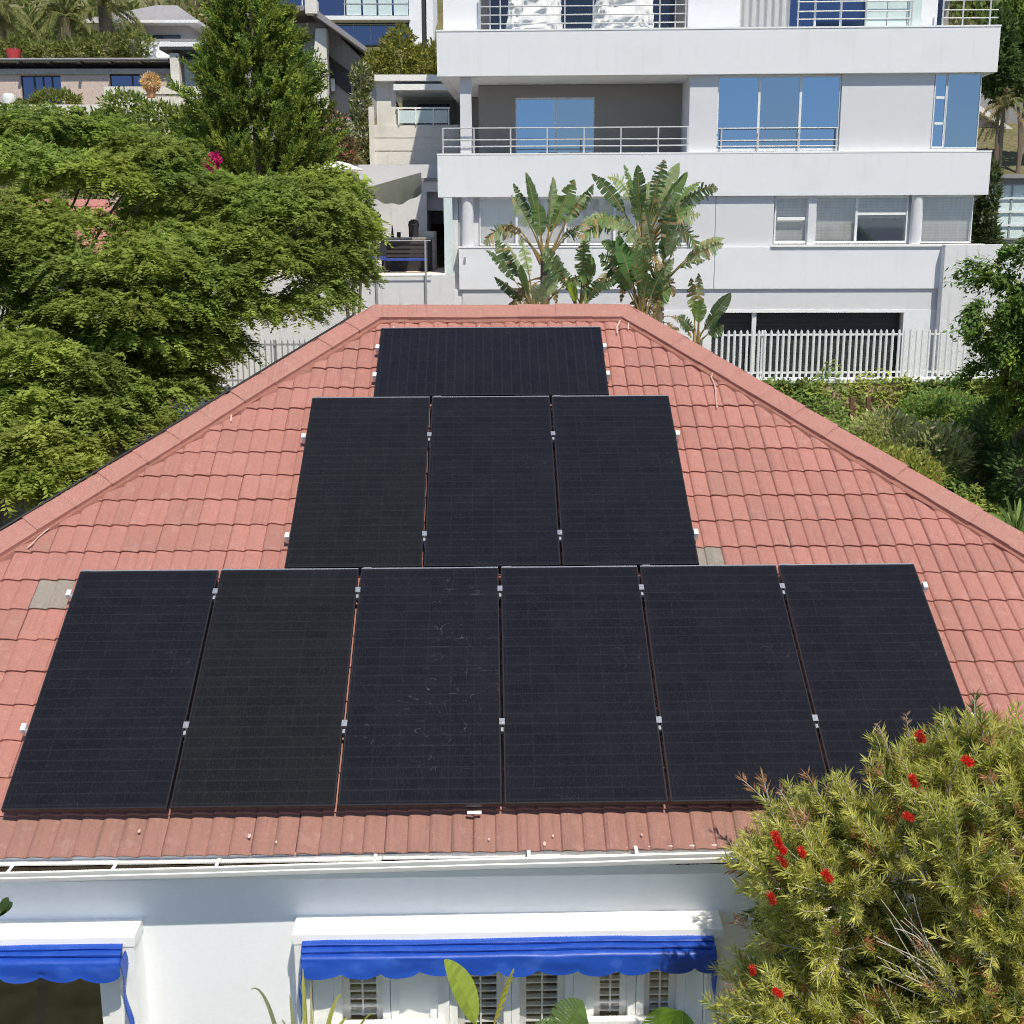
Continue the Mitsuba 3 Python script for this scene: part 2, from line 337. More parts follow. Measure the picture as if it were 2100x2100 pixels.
# side and back slopes, seen only from elsewhere
YR = RP([0, S_RIDGE, -0.142])[1]; ZR = RP([0, S_RIDGE, -0.142])[2]; YE = RP([0, S_EAVE, -0.142])[1]; ZE = RP([0, S_EAVE, -0.142])[2]
XL, XR, XLr, XRr = hipL(S_EAVE), hipR(S_EAVE), hipL(S_RIDGE), hipR(S_RIDGE)
YB = 2 * YR - YE
def slope_tiles(A, B, C, D, n_rows):
    """Tiles on the quad eave A->B, ridge D->C (D above A); returns vertices, faces in the world."""
    A, B, C, D = map(nums, (A, B, C, D)); e = unit(B - A); nrm = unit(np.cross(B - A, D - A)); up = np.cross(nrm, e)
    L = (D - A) @ up; out = MB(); g = L / n_rows
    for k in range(n_rows):
        s = k * g; t0 = (D - A) @ e * s / L; t1 = np.linalg.norm(B - A) + ((C - B) @ e) * s / L
        n = max(1, int((t1 - t0) / TW))
        for c in range(n):
            v, f = variants[(c * 3 + k) % 7]; w = v * [(t1 - t0) / n / TW, g / GAUGE, 1]
            out.add(A + np.outer(t0 + c * (t1 - t0) / n + w[:, 0], e) + np.outer(s + np.minimum(w[:, 1], L - s), up) + np.outer(v[:, 2] + 0.142, nrm), f)
    v, f = out.arrays(); f3 = np.vstack([f[:, [0, 1, 2]], f[:, [0, 2, 3]]]) if f.shape[1] == 4 else f
    msh = trimesh.Trimesh(v, f3, process=False)
    for p, q, inn in ((A, D, B), (B, C, A)):
        hh = np.cross(q - p, [0, 0, 1.0]); hh = hh if (inn - p) @ hh > 0 else -hh
        msh = trimesh.intersections.slice_mesh_plane(msh, hh, p, cap=False)
    res = MB(); res.add(np.array(msh.vertices), np.array(msh.faces)); return res
for quad in (((XL, YB, ZE), (XL, YE, ZE), (XLr, YR, ZR), (XLr, YR, ZR)), ((XR, YE, ZE), (XR, YB, ZE), (XRr, YR, ZR), (XRr, YR, ZR)), ((XR, YB, ZE), (XL, YB, ZE), (XLr, YR, ZR), (XRr, YR, ZR))):
    slope_tiles(*quad, 20).put(roof + '__tile_field', 'roof_tile_1', kind='stuff')
u_ = MB(); dz, ins = -0.012, 0.10; up_ = ins * math.tan(math.radians(30))
E4 = [(XL + ins, YE + ins, ZE + up_ + dz), (XR - ins, YE + ins, ZE + up_ + dz), (XR - ins, YB - ins, ZE + up_ + dz), (XL + ins, YB - ins, ZE + up_ + dz), (XLr, YR, ZR + dz), (XRr, YR, ZR + dz)]
u_.add(E4 + [(x, y, z - 0.03) for x, y, z in E4], [(0, 1, 5, 4), (2, 3, 4, 5), (3, 0, 4, 4), (1, 2, 5, 5), (6, 7, 11, 10), (8, 9, 10, 11), (9, 6, 10, 10), (7, 8, 11, 11), (0, 1, 7, 6), (1, 2, 8, 7), (2, 3, 9, 8), (3, 0, 6, 9)])
u_.put(roof + '__underlay', 'underlay')
# ridge and hip cappings, tile by tile
def capping(P0, P1, n1, n2, name, cap_len=0.40):
    P0, P1 = nums(P0), nums(P1); u = unit(P1 - P0); L = np.linalg.norm(P1 - P0)
    n1, n2 = unit(n1), unit(n2); up = unit(n1 + n2)
    a = np.cross(u, n1); a = a if a @ up < 0 else -a
    b = np.cross(u, n2); b = b if b @ up < 0 else -b
    base = [(a, n1, 0.185, 0.012), (a, n1, 0.182, 0.052), (a, n1, 0.085, 0.066), (up, up, 0.0, 0.072), (b, n2, 0.085, 0.066), (b, n2, 0.182, 0.052), (b, n2, 0.185, 0.012)]
    n = max(1, int(round(L / cap_len))); cl = L / n
    r = np.random.default_rng(int(L * 100))
    for i in range(n):
        jw, jh = r.normal(0, 0.004), r.normal(0, 0.002)
        sec = []
        for t, hh, ww in ((i * cl - 0.004, 0.0045, 1.02), (i * cl + 0.010, 0.006, 1.025), ((i + 1) * cl + 0.03, -0.002, 0.985)):
            sec.append([P0 + u * t + (d * (w * ww + jw) if w else 0) + nn * (h + hh + jh) for d, nn, w, h in base])
        v = np.array(sec).reshape(-1, 3); m = len(base)
        f = [(q * m + j, q * m + j + 1, (q + 1) * m + j + 1, (q + 1) * m + j) for q in range(2) for j in range(m - 1)]
        put(roof + '__' + name, (v, np.array(f)), 'ridge_tile', 25)
    mb = MB(); ts = np.linspace(0, L, 60); prof = [(a, n1, 0.236, -0.02), (a, n1, 0.218, 0.020), (a, n1, 0.15, 0.03), (b, n2, 0.15, 0.03), (b, n2, 0.218, 0.020), (b, n2, 0.236, -0.02)]
    wob = r.normal(0, 0.010, (60, 6))
    v = np.array([[P0 + u * t + d * (w + wob[q, j]) + nn * h for j, (d, nn, w, h) in enumerate(prof)] for q, t in enumerate(ts)]).reshape(-1, 3)
    mb.add(v, [(q * 6 + j, q * 6 + j + 1, (q + 1) * 6 + j + 1, (q + 1) * 6 + j) for q in range(59) for j in range(5)])
    mb.put(roof + '__mortar_bed', 'mortar', 30)
rise = ZR - ZE
nF = (0, -SA, CA); nBk = (0, SA, CA); nL = unit((-rise, 0, XLr - XL)); nR = unit((rise, 0, XR - XRr))
RZ = np.array([0, 0, 0.02])
EL, ER, AL_, AR_ = np.array([XL, YE, ZE]) + RZ, np.array([XR, YE, ZE]) + RZ, np.array([XLr, YR, ZR]) + RZ, np.array([XRr, YR, ZR]) + RZ
capping(EL, AL_, nF, nL, 'hip_tile'); capping(ER, AR_, nF, nR, 'hip_tile')
capping(AL_, AR_, nF, nBk, 'ridge_tile')
capping([XL, YB, ZE + .02], AL_, nBk, nL, 'hip_tile'); capping([XR, YB, ZE + .02], AR_, nBk, nR, 'hip_tile')
# mortar smears and droppings on the tiles
for pts, w in (([(5.66, 5.16), (5.60, 5.02), (5.62, 4.86), (5.60, 4.68), (5.59, 4.52)], 0.013), ([(-0.44, 2.90), (-0.50, 2.80), (-0.56, 2.66)], 0.014), ([(4.77, 6.02), (4.73, 5.9), (4.72, 5.78)], 0.016), ([(4.86, 6.0), (4.84, 5.85)], 0.012), ([(0.90, 4.46), (0.91, 4.36)], 0.016), ([(2.38, 5.93), (2.38, 5.78)], 0.012), ([(3.28, 5.94), (3.27, 5.80)], 0.012)):
    sm = MB(RP); p = nums(pts); n = len(p); off = np.array([w / 2, 0])
    for q in range(n - 1):
        zz = -0.096
        sm.add([(*(p[q] - off), zz), (*(p[q] + off), zz), (*(p[q + 1] + off), zz), (*(p[q + 1] - off), zz)], [(0, 1, 2, 3)])
    sm.put(roof + '__mortar_smear', 'pale_mortar')
for x, s, r_ in ((1.71, -0.17, 0.012), (3.73, -0.26, 0.012), (1.90, -0.22, 0.008), (0.95, -0.12, 0.010), (3.35, -0.22, 0.007), (4.4, -0.2, 0.008), (3.79, -0.2, 0.008)):
    sm = MB(RP); g = np.arange(6) * np.pi / 3; sm.add([(x + r_ * math.cos(t), s + 1.6 * r_ * math.sin(t), -0.0945) for t in g] + [(x, s, -0.092)], [(i, (i + 1) % 6, 6, 6) for i in range(6)]); sm.put(roof + '__dropping', 'pale_mortar')


# walls with openings for the two front windows
WX0, WX1, WY1, WTOP = -3.0, 10.05, 10.4, 2.86
OPEN = [(-1.55, 0.80, 0.55, 2.22), (2.10, 4.86, 0.30, 2.22)]
w = MB()
xs = [WX0] + [q for o in OPEN for q in o[:2]] + [WX1]
for i in range(0, len(xs), 2): w.box(xs[i], xs[i + 1], 0.0, 0.24, -0.3, WTOP)
for x0, x1, z0, z1 in OPEN: w.box(x0, x1, 0.0, 0.24, -0.3, z0); w.box(x0, x1, 0.0, 0.24, z1, WTOP)
w.box(WX0, WX0 + 0.24, 0.24, WY1, -0.3, WTOP); w.box(WX1 - 0.24, WX1, 0.24, WY1, -0.3, WTOP); w.box(WX0 + 0.24, WX1 - 0.24, WY1 - 0.24, WY1, -0.3, WTOP)
w.put(house + '__wall', 'white_plaster')
MB().box(WX0 + .24, WX1 - .24, 0.24, WY1 - .24, -0.3, 0.0).put(house + '__floor', 'floor_wood')
MB().box(WX0 + .24, WX1 - .24, 4.6, 4.7, 0.0, 2.6).put(house + '__inner_wall', 'taupe_paint')
MB().box(WX0 + .24, WX1 - .24, 0.26, 4.6, 2.62, 2.66).put(house + '__ceiling', 'taupe_paint')
so = MB(); so.box(XL + .05, XR - .05, YE + 0.05, 0.0, 2.78, 2.80); so.put(house + '__soffit', 'white_plaster')
MB().box(XL + .03, XR - .03, YE + 0.025, YE + 0.05, 2.74, 2.93).put(house + '__fascia', 'white_gloss')
# open gutter, falling to the left
def gz(x): return 2.902 + (x - 0.1) * 0.0172
gp = [(0.0, -0.02), (0.0, -0.085), (-0.03, -0.098), (-0.09, -0.096), (-0.112, -0.080), (-0.122, -0.030), (-0.122, -0.008), (-0.132, 0.0), (-0.140, -0.008), (-0.135, -0.030), (-0.128, -0.045), (-0.134, -0.050), (-0.130, -0.066), (-0.121, -0.088), (-0.095, -0.104), (-0.03, -0.108), (0.008, -0.100), (0.008, -0.02)]
gxs = np.linspace(XL, XR, 40); m = len(gp); jz = rng.normal(0, 0.0016, 40)
gvv = np.array([[(x, YE + 0.012 + a, gz(x) + b + jz[q]) for a, b in gp] for q, x in enumerate(gxs)]).reshape(-1, 3)
put(house + '__gutter', (gvv, np.array([(q * m + j, q * m + (j + 1) % m, (q + 1) * m + (j + 1) % m, (q + 1) * m + j) for q in range(39) for j in range(m)])), 'gutter_white', 35)
MB().box(XL, 2.62, YE - 0.030, YE + 0.024, 2.896, 2.906).put(house + '__eave_strip', 'gutter_white'); MB().box(2.63, XR, YE - 0.014, YE + 0.024, 2.898, 2.906).put(house + '__eave_strip', 'gutter_white')
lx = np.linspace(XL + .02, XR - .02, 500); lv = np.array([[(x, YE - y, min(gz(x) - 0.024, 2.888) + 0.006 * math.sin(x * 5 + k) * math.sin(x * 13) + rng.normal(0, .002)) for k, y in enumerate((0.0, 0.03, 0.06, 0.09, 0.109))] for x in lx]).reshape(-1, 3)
put(house + '__leaf_litter', (lv, np.array([(q * 5 + j, q * 5 + j + 1, q * 5 + j + 6, q * 5 + j + 5) for q in range(499) for j in range(4)])), 'gutter_shade_brown', kind='stuff')  # added dark sheet, stands in for the lip shade inside the gutter
for x in (-1.2, -0.35, 0.13, 0.83, 1.52, 2.58, 3.62, 4.35, 5.1, 6.2, 7.2, 8.2):
    MB().box(x - 0.012, x + 0.012, YE - 0.125, YE + 0.01, gz(x) - 0.012, gz(x) - 0.006).put(house + '__gutter_bracket', 'gutter_white')

# window surrounds (flat hood and cheeks), windows, shutters
def surround(x0, x1, z0, z1, name):
    h = MB(); h.prism([(-0.22, z1 + 0.125), (-0.222, z1 + 0.055), (0.0, z1 + 0.055), (0.0, z1 + 0.14)], 0, x0 - 0.11, x1 + 0.11)
    h.put(house + '__window_hood', 'white_gloss')
    for a, b in ((x0 - 0.10, x0 - 0.005), (x1 + 0.005, x1 + 0.10)):
        MB().box(a, b, -0.215, 0.0, z0, z1 + 0.055).put(house + '__window_cheek', 'white_gloss')
    MB().box(x0 - 0.11, x1 + 0.11, -0.23, 0.0, z0 - 0.08, z0).put(house + '__sill', 'white_gloss')
for x0, x1, z0, z1 in OPEN: surround(x0, x1, z0, z1, '')
def casement(x0, x1, z0, z1, y, louvre=True, blank=False, frame=0.055):
    win = numbered(house + '__window')
    f = MB()
    f.box(x0, x0 + frame, y - 0.03, y + 0.03, z0, z1); f.box(x1 - frame, x1, y - 0.03, y + 0.03, z0, z1)
    f.box(x0 + frame, x1 - frame, y - 0.028, y + 0.028, z1 - frame, z1); f.box(x0 + frame, x1 - frame, y - 0.028, y + 0.028, z0, z0 + frame)
    f.put(win + '__frame', 'white_gloss')
    a, b = x0 + frame, x1 - frame
    if not blank:
        MB().box(a, b, y + 0.0, y + 0.004, z0 + frame, z1 - frame).put(win + '__pane', 'pane_glass')
    if louvre:
        s = MB(); yy = y + 0.065
        s.box(a - .01, a + 0.05, yy - .014, yy + .014, z0, z1); s.box(b - 0.05, b + .01, yy - .014, yy + .014, z0, z1)
        s.box((a + b) / 2 - 0.006, (a + b) / 2 + 0.006, yy - 0.05, yy - 0.04, z0 + .1, z1 - .05)
        s.put(win + '__shutter_frame', 'white_gloss')
        for z in np.arange(z0 + 0.09, z1 - 0.02, 0.062):
            MB().prism([(yy - 0.030, z + 0.004), (yy + 0.030, z - 0.004), (yy + 0.030, z + 0.004), (yy - 0.030, z + 0.013)], 0, a + 0.05, b - 0.05).put(win + '__slat', 'white_gloss')
    if blank:
        MB().box(a, b, y + 0.0, y + 0.02, z0 + frame, z1 - frame).put(win + '__shutter_panel', 'white_gloss')
    return win
WY = -0.07
x0, x1, z0, z1 = OPEN[1]
mull = MB()
for a, b in ((x0, 2.24), (2.98, 3.06), (3.94, 4.03), (4.74, x1)): mull.box(a, b, WY - 0.06, WY + 0.07, z0, z1)
mull.box(2.24, 2.98, WY - 0.055, WY + 0.065, 1.42, 1.49); mull.box(4.03, 4.74, WY - 0.055, WY + 0.065, 1.42, 1.49)
mull.put(house + '__mullion', 'white_gloss', kind='stuff')
sl = MB()
for a, b in ((2.20, 3.02), (3.99, 4.78)): sl.box(a, b, WY - 0.12, WY - 0.056, 1.555, 1.61)
sl.put(house + '__window_ledge', 'white_gloss')
casement(2.242, 2.64, 1.492, z1, WY); casement(2.645, 2.978, 1.492, z1, WY, False, True)
casement(3.062, 3.50, z0, z1, WY); casement(3.503, 3.938, z0, z1, WY)
casement(4.032, 4.385, 1.492, z1, WY); casement(4.39, 4.738, 1.492, z1, WY)
casement(2.242, 2.64, z0, 1.418, WY); casement(2.645, 2.978, z0, 1.418, WY); casement(4.032, 4.385, z0, 1.418, WY); casement(4.39, 4.738, z0, 1.418, WY)
x0, x1, z0, z1 = OPEN[0]
m2 = MB()
for a, b in ((x0, -1.50), (-0.40, -0.34), (0.66, x1)): m2.box(a, b, WY - 0.05, WY + 0.06, z0, z1)
m2.put(house + '__mullion', 'white_gloss', kind='stuff')
casement(-1.498, -0.402, z0, z1, WY, False); casement(-0.338, 0.658, z0, z1, WY, False)

# ------------------------------------------------------------------ blue awnings, folded in under the hoods
def awning(x0, x1, zt, label):
    t = thing('awning', label, 'awning', 'blue awnings of the white house')
    r = np.random.default_rng(int(100 * (x1 + 5)))
    prof = [(-0.205, 0.035), (-0.250, 0.040), (-0.268, 0.028), (-0.262, 0.014), (-0.236, 0.008), (-0.275, 0.008), (-0.298, -0.004), (-0.292, -0.020), (-0.264, -0.026), (-0.305, -0.026), (-0.326, -0.038), (-0.330, -0.052), (-0.332, -0.072), (-0.338, -0.096), (-0.336, -0.118), (-0.342, -0.140)]
    n = int((x1 - x0) / 0.02); xs = np.linspace(x0, x1, n); P = nums(prof); m = len(P)
    G = np.zeros((n, m, 3))
    for j in range(m):
        G[:, j, 0] = xs
        deep = max(0, (j - 10) / (m - 11))
        wob = meshkit.fbm(np.stack([xs * 3.1, np.full(n, j * 0.35), np.full(n, x0)], -1), 3, 3) - 0.5
        G[:, j, 1] = P[j, 0] - wob * (0.022 + 0.05 * deep)
        G[:, j, 2] = zt + P[j, 1] + (meshkit.fbm(np.stack([xs * 2.0, np.full(n, j * 0.2 + 9), np.full(n, x0)], -1), 2, 8) - 0.5) * 0.02
    ph = ((xs - x0) / 0.27) % 1.0
    sc = 0.052 * np.sin(np.pi * ph) ** 0.5 - 0.008 + 0.02 * (meshkit.noise(np.stack([xs * 4, xs * 0, xs * 0 + x0], -1)) - 0.5)
    G[:, m - 1, 2] -= sc; G[:, m - 2, 2] -= sc * 0.55; G[:, m - 3, 2] -= sc * 0.2
    q = [(a * m + b, a * m + b + 1, (a + 1) * m + b + 1, (a + 1) * m + b) for a in range(n - 1) for b in range(m - 1)]
    v = G.reshape(-1, 3); k = len(v)
    inner = v + [0, 0.004, -0.004]
    edge = [(a * m + m - 1, (a + 1) * m + m - 1, k + (a + 1) * m + m - 1, k + a * m + m - 1) for a in range(n - 1)]
    put(t + '__canopy', (np.vstack([v, inner]), np.array(q + [tuple(k + i for i in f[::-1]) for f in q] + edge)), 'awning_cloth', 40)
    # loose side drops, and the folded frame inside
    for xe, dx, dz in ((x0, -0.03, 0.50), (x1, 0.03, 0.62)):
        d = MB(); zz = np.linspace(0, 1, 12); ww = 0.15 * (1 - zz ** 0.6) + 0.02
        L_ = np.stack([xe + dx * zz + 0.010 * np.sin(zz * 9), -0.33 + 0.03 * zz + 0 * zz, zt - 0.04 - dz * zz], -1)
        R_ = L_ + np.stack([0.012 * np.cos(zz * 7), ww, 0.03 + 0 * zz], -1)
        vv = np.stack([L_, R_], 1).reshape(-1, 3)
        vv2 = vv + [0.006, 0, 0]
        f = [(2 * i, 2 * i + 1, 2 * i + 3, 2 * i + 2) for i in range(11)]
        d.add(np.vstack([vv, vv2]), f + [tuple(24 + i for i in g) for g in f] + [(2 * i, 2 * i + 2, 24 + 2 * i + 2, 24 + 2 * i) for i in range(11)])
        d.put(t + '__side_drop', 'awning_cloth', 40)
    a = MB()
    for xe in (x0 + 0.06, x1 - 0.06): a.tube([(xe, -0.05, zt - 0.35), (xe, -0.29, zt - 0.05)], [0.012, 0.012], 8)
    a.tube([(x0 + .03, -0.27, zt - 0.055), (x1 - .03, -0.27, zt - 0.055)], [0.009, 0.009], 8)
    a.put(t + '__frame', 'rail_white', 30)
awning(2.06, 4.90, 2.265, 'wide blue folded awning over the louvred middle window')
awning(-1.60, 0.83, 2.265, 'blue folded awning over the window at the left edge')

# ------------------------------------------------------------------ solar panels, rails and clamps
PW, PL, PT = 1.134, 2.276, 0.035
def panel(x, s, wx, ls, label, ci, land=False):
    t = thing('solar_panel', label, 'solar panel', 'black solar panels on the red roof')
    f = MB(RP); lip = 0.011
    f.box(x, x + wx, s, s + lip, -PT, 0.0015); f.box(x, x + wx, s + ls - lip, s + ls, -PT, 0.0015)
    f.box(x, x + lip, s + lip, s + ls - lip, -PT, 0.0015); f.box(x + wx - lip, x + wx, s + lip, s + ls - lip, -PT, 0.0015)
    f.put(t + '__frame', 'panel_frame')
    v = nums([(x + lip, s + lip, -0.002), (x + wx - lip, s + lip, -0.002), (x + wx - lip, s + ls - lip, -0.002), (x + lip, s + ls - lip, -0.002)])
    lo = v - [0, 0, 0.006]
    uv = nums([(0, 0), (wx - 2 * lip, 0), (wx - 2 * lip, ls - 2 * lip), (0, ls - 2 * lip)])
    if land: uv = uv[:, ::-1]
    uv = uv + [0.0, 0.0]
    V = RP(np.vstack([v, lo])); F = np.array([(0, 1, 2), (0, 2, 3), (4, 6, 5), (4, 7, 6)])
    key = numbered(t + '__cell_sheet'); scene[key] = mikit.ply((V, F), f'cells_{ci}', False, uv=np.vstack([uv, uv]))
    b = MB(RP); b.box(x + 0.004, x + wx - 0.004, s + ls + 0.001, s + ls + 0.012, -0.012, 0.004); b.put(t + '__edge_trim', 'aluminium')
    c = MB(RP)
    if not land:
        c.box(x + 0.02, x + 0.085, s + ls - 0.002, s + ls + 0.014, -0.004, 0.010); c.put(t + '__clip', 'aluminium')
    return t
place6 = ['leftmost black solar panel of the bottom row', 'second panel from the left in the bottom row, slightly brownish', 'third panel from the left in the bottom row, with pale scratch marks', 'fourth panel from the left in the bottom row', 'fifth panel from the left in the bottom row', 'rightmost panel of the bottom row, behind the red flowered bush']
for i in range(6): panel(i * 1.154, 0.0, PW, PL, place6[i], (0, 1, 2, 0, 0, 0)[i])
place3 = ['left panel of the middle row of three', 'centre panel of the middle row of three', 'right panel of the middle row of three']
for i in range(3): panel(1.672 + i * 1.154, 2.306, PW, PL, place3[i], (1, 0, 0)[i])
panel(2.263, 4.616, PL, PW, 'single sideways solar panel at the top below the ridge', 0, True)
def rail(x0, x1, s, label, seams, ends=True):
    t = thing('mounting_rail', label, 'rail', 'aluminium rails under the panels')
    b = MB(RP); b.box(x0, x1, s - 0.02, s + 0.02, -0.080, -PT - 0.002); b.put(t + '__bar', 'aluminium')
    for x in np.arange(x0 + 0.3, x1, 0.9):
        h = MB(RP); h.box(x - 0.02, x + 0.02, s - 0.05, s - 0.022, -0.135, -0.042); h.box(x - 0.02, x + 0.02, s - 0.09, s + 0.02, -0.092, -0.081)
        h.put(t + '__roof_hook', 'aluminium')
    for x in seams:
        c = MB(RP); c.box(x - 0.020, x + 0.020, s - 0.028, s + 0.028, 0.0025, 0.0085); c.box(x - 0.007, x + 0.007, s - 0.018, s + 0.018, -PT, 0.0025)
        c.tube([(x, s, 0.008), (x, s, 0.017)], [0.008, 0.008], 8); c.put(t + '__clamp', 'aluminium')
        d = MB(RP); d.box(x - 0.009, x + 0.009, s - 0.085, s - 0.050, -0.03, 0.002); d.put(t + '__cable_clip', 'steel_grey')
    for x, sg in ((x0, 1), (x1, -1)):
        c = MB(RP); c.box(min(x, x + sg * 0.035), max(x, x + sg * 0.035), s - 0.03, s + 0.03, -PT, 0.006); c.put(t + '__end_clamp', 'white_gloss')
seam6 = [1.144 + 1.154 * i for i in range(5)]; seam3 = [1.672 + 1.144, 1.672 + 2.298]
rail(-0.055, 6.955, 0.70, 'lower aluminium rail of the bottom panel row', seam6); rail(-0.055, 6.955, 2.04, 'upper aluminium rail of the bottom panel row', seam6)
rail(1.63, 5.155, 2.69, 'lower aluminium rail of the middle panel row', seam3); rail(1.63, 5.155, 4.02, 'upper aluminium rail of the middle panel row', seam3)
rail(2.23, 4.575, 4.96, 'lower aluminium rail of the single top panel', []); rail(2.23, 4.575, 5.43, 'upper aluminium rail of the single top panel', [])
MB(RP).box(3.20, 3.30, -0.035, -0.012, -0.075, -0.066).put('plastic_wedge', 'gutter_white', label='small white packer lying under the front edge of the bottom panels', category='packer')
cb = MB(); t = np.linspace(0.1, 0.98, 30)
pc = EL[None] * (1 - t[:, None]) + AL_[None] * t[:, None] + unit(np.cross(unit(AL_ - EL), nL)) * 0.0
side = np.cross(unit(AL_ - EL), nL); side = side if side[2] < 0 else -side
cb.tube(pc + side * 0.12 + nL * 0.085 + rng.normal(0, 0.004, (30, 1)) * side, np.full(30, 0.011), 6)
cb.put('roof_cable', 'black_cable', 40, label='thin dark cable running down along the left hip of the red roof', category='cable')

# ------------------------------------------------------------------ the block of flats behind (own frame: a along the front, b into the building)
TH = math.radians(3.0)
def AP(v):
    v = nums(v); c, s = math.cos(TH), math.sin(TH)
    return np.stack([5.0 + v[:, 0] * c + v[:, 1] * s, 24.0 - v[:, 0] * s + v[:, 1] * c, v[:, 2]], -1)
apt = thing('apartment_building', 'large white block of flats with long white balcony bands behind the red roof', 'apartment building')
def ab(key, bs, mat, **k):
    for q in bs: MB(AP).box(*q).put(apt + '__' + key, mat, **k)
# long bands (balcony parapets), one mesh per storey
ab('band', [(-2.85, 10.85, 0.0, 0.18, 10.76, 11.80), (-2.85, -2.67, 0.18, 9.0, 10.76, 11.80), (10.67, 10.85, 0.18, 9.0, 10.76, 11.80)], 'band_paint')
ab('band', [(-2.88, 10.87, -0.01, 0.17, 7.86, 8.88), (-2.88, -2.70, 0.17, 8.0, 7.86, 8.88), (10.69, 10.87, 0.17, 9.0, 7.86, 8.88)], 'band_paint')
ab('band', [(-2.37, 4.13, 0.0, 0.2, 5.56, 6.60), (4.145, 10.85, 0.0, 0.2, 5.56, 6.60), (10.65, 10.85, 0.2, 9.0, 5.56, 6.60)], 'band_paint')
ab('coping', [(-2.86, 10.86, -0.015, 0.2, 11.802, 11.84), (-2.89, 10.88, -0.02, 0.19, 8.882, 8.92), (-2.40, 4.1, -0.02, 0.25, 6.602, 6.64), (5.55, 10.87, -0.05, 0.3, 6.602, 6.66)], 'white_gloss')
ab('slab', [(-2.67, 10.67, 0.18, 9.0, 10.77, 11.02), (-2.70, 10.69, 0.17, 9.0, 7.87, 8.12), (-2.2, 10.65, 0.2, 9.0, 5.4, 5.6)], 'white_plaster')
ab('lintel', [(-2.3, 10.9, 0.06, 0.3, 5.02, 5.555)], 'wall_paint'); ab('beam', [(4.10, 9.02, 0.03, 0.32, 4.955, 5.018)], 'white_gloss')
# storey 2 walls
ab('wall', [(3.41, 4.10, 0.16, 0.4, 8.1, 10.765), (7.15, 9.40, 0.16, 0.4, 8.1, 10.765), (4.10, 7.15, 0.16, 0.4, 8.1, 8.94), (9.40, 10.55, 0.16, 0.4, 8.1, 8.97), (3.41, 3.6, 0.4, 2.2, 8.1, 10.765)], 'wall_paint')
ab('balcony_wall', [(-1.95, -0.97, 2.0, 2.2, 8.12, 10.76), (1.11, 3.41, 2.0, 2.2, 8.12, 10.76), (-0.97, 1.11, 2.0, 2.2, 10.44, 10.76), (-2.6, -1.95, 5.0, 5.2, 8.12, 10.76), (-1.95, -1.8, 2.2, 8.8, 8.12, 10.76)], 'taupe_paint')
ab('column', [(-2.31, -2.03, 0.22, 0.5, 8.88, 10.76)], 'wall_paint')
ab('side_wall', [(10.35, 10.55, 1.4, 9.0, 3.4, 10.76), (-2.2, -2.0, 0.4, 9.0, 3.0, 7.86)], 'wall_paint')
def awin(cells, a0, a1, z0, z1, b, glass, fr=0.045, fm='rail_white', back=None):
    """A window in the front: frame with mullions at the given a, one pane per field."""
    wkey = numbered(apt + '__window'); m = MB(AP)
    es = [a0] + list(cells) + [a1]
    m.box(a0, a1, b - 0.03, b + 0.03, z1 - fr, z1); m.box(a0, a1, b - 0.03, b + 0.03, z0, z0 + fr)
    for e in es:
        h = fr / 2 if e not in (a0, a1) else fr / 2
        m.box(e - h if e != a0 else e, e + h if e != a1 else e, b - 0.035, b + 0.035, z0 + fr, z1 - fr)
    m.put(wkey + '__frame', fm)
    for i_, (p, q) in enumerate(zip(es[:-1], es[1:])):
        MB(AP).box(p + 0.015, q - 0.015, b, b + 0.006, z0 + 0.02, z1 - 0.02).put(wkey + '__pane', 'sky_glass_pale' if glass == 'sky_glass' and i_ == 1 else glass)
    if back: MB(AP).box(a0, a1, b + 0.10, b + 0.12, z0, z1).put(wkey + '__blind', back)
    return wkey
awin((5.14, 6.16), 4.11, 7.14, 8.95, 10.76, 0.26, 'sky_glass', 0.06)
awin((), 9.73, 10.55, 8.98, 10.76, 0.20, 'sky_glass_pale', 0.03)
wk = awin((), 9.42, 9.72, 8.98, 10.76, 0.20, 'sky_glass', 0.05)
m = MB(AP); m.box(9.47, 9.67, 0.165, 0.235, 9.55, 9.61); m.box(9.47, 9.67, 0.165, 0.235, 10.16, 10.22); m.put(wk + '__transom', 'white_gloss')
m = MB(AP); m.box(10.51, 10.548, 0.23, 1.4, 8.98, 10.76); m.put(wk + '__side_pane', 'sky_glass')
awin((0.09,), -0.97, 1.11, 8.14, 10.44, 2.04, 'sky_glass', 0.05)
# balcony railings: posts and three bars each
def railing(a0, a1, b, z0, z1, posts, bars, tilt=None):
    k = numbered(apt + '__railing')
    for p in posts: MB(AP).box(p - 0.017, p + 0.017, b - 0.016, b + 0.016, z0, z1).put(k + '__post', 'rail_grey')
    for z in bars: MB(AP).tube([(a0, b, z), (a1, b, z)], [0.015, 0.015], 8).put(k + '__bar', 'rail_grey', 40)
railing(-2.75, 3.40, 0.10, 8.92, 9.54, (-2.74, -1.96, -1.04, -0.12, 0.80, 1.72, 2.65, 3.38), (9.53, 9.25, 9.09))
railing(4.14, 7.12, 0.14, 8.92, 9.50, (4.22, 5.14, 6.15, 7.08), (9.49, 9.20, 9.06))
railing(-1.80, 3.28, 0.10, 11.84, 12.75, (-1.78, -1.28, 0.3, 1.0, 2.62, 3.25), (12.74, 12.38, 12.18, 11.98))
railing(5.95, 8.75, 0.10, 11.84, 12.6, (5.98, 7.02, 7.62, 8.72), (12.42, 12.20, 12.02))
railing(9.45, 10.8, 0.10, 11.84, 12.6, (9.47, 9.95, 10.6), (12.42, 12.20, 12.02))
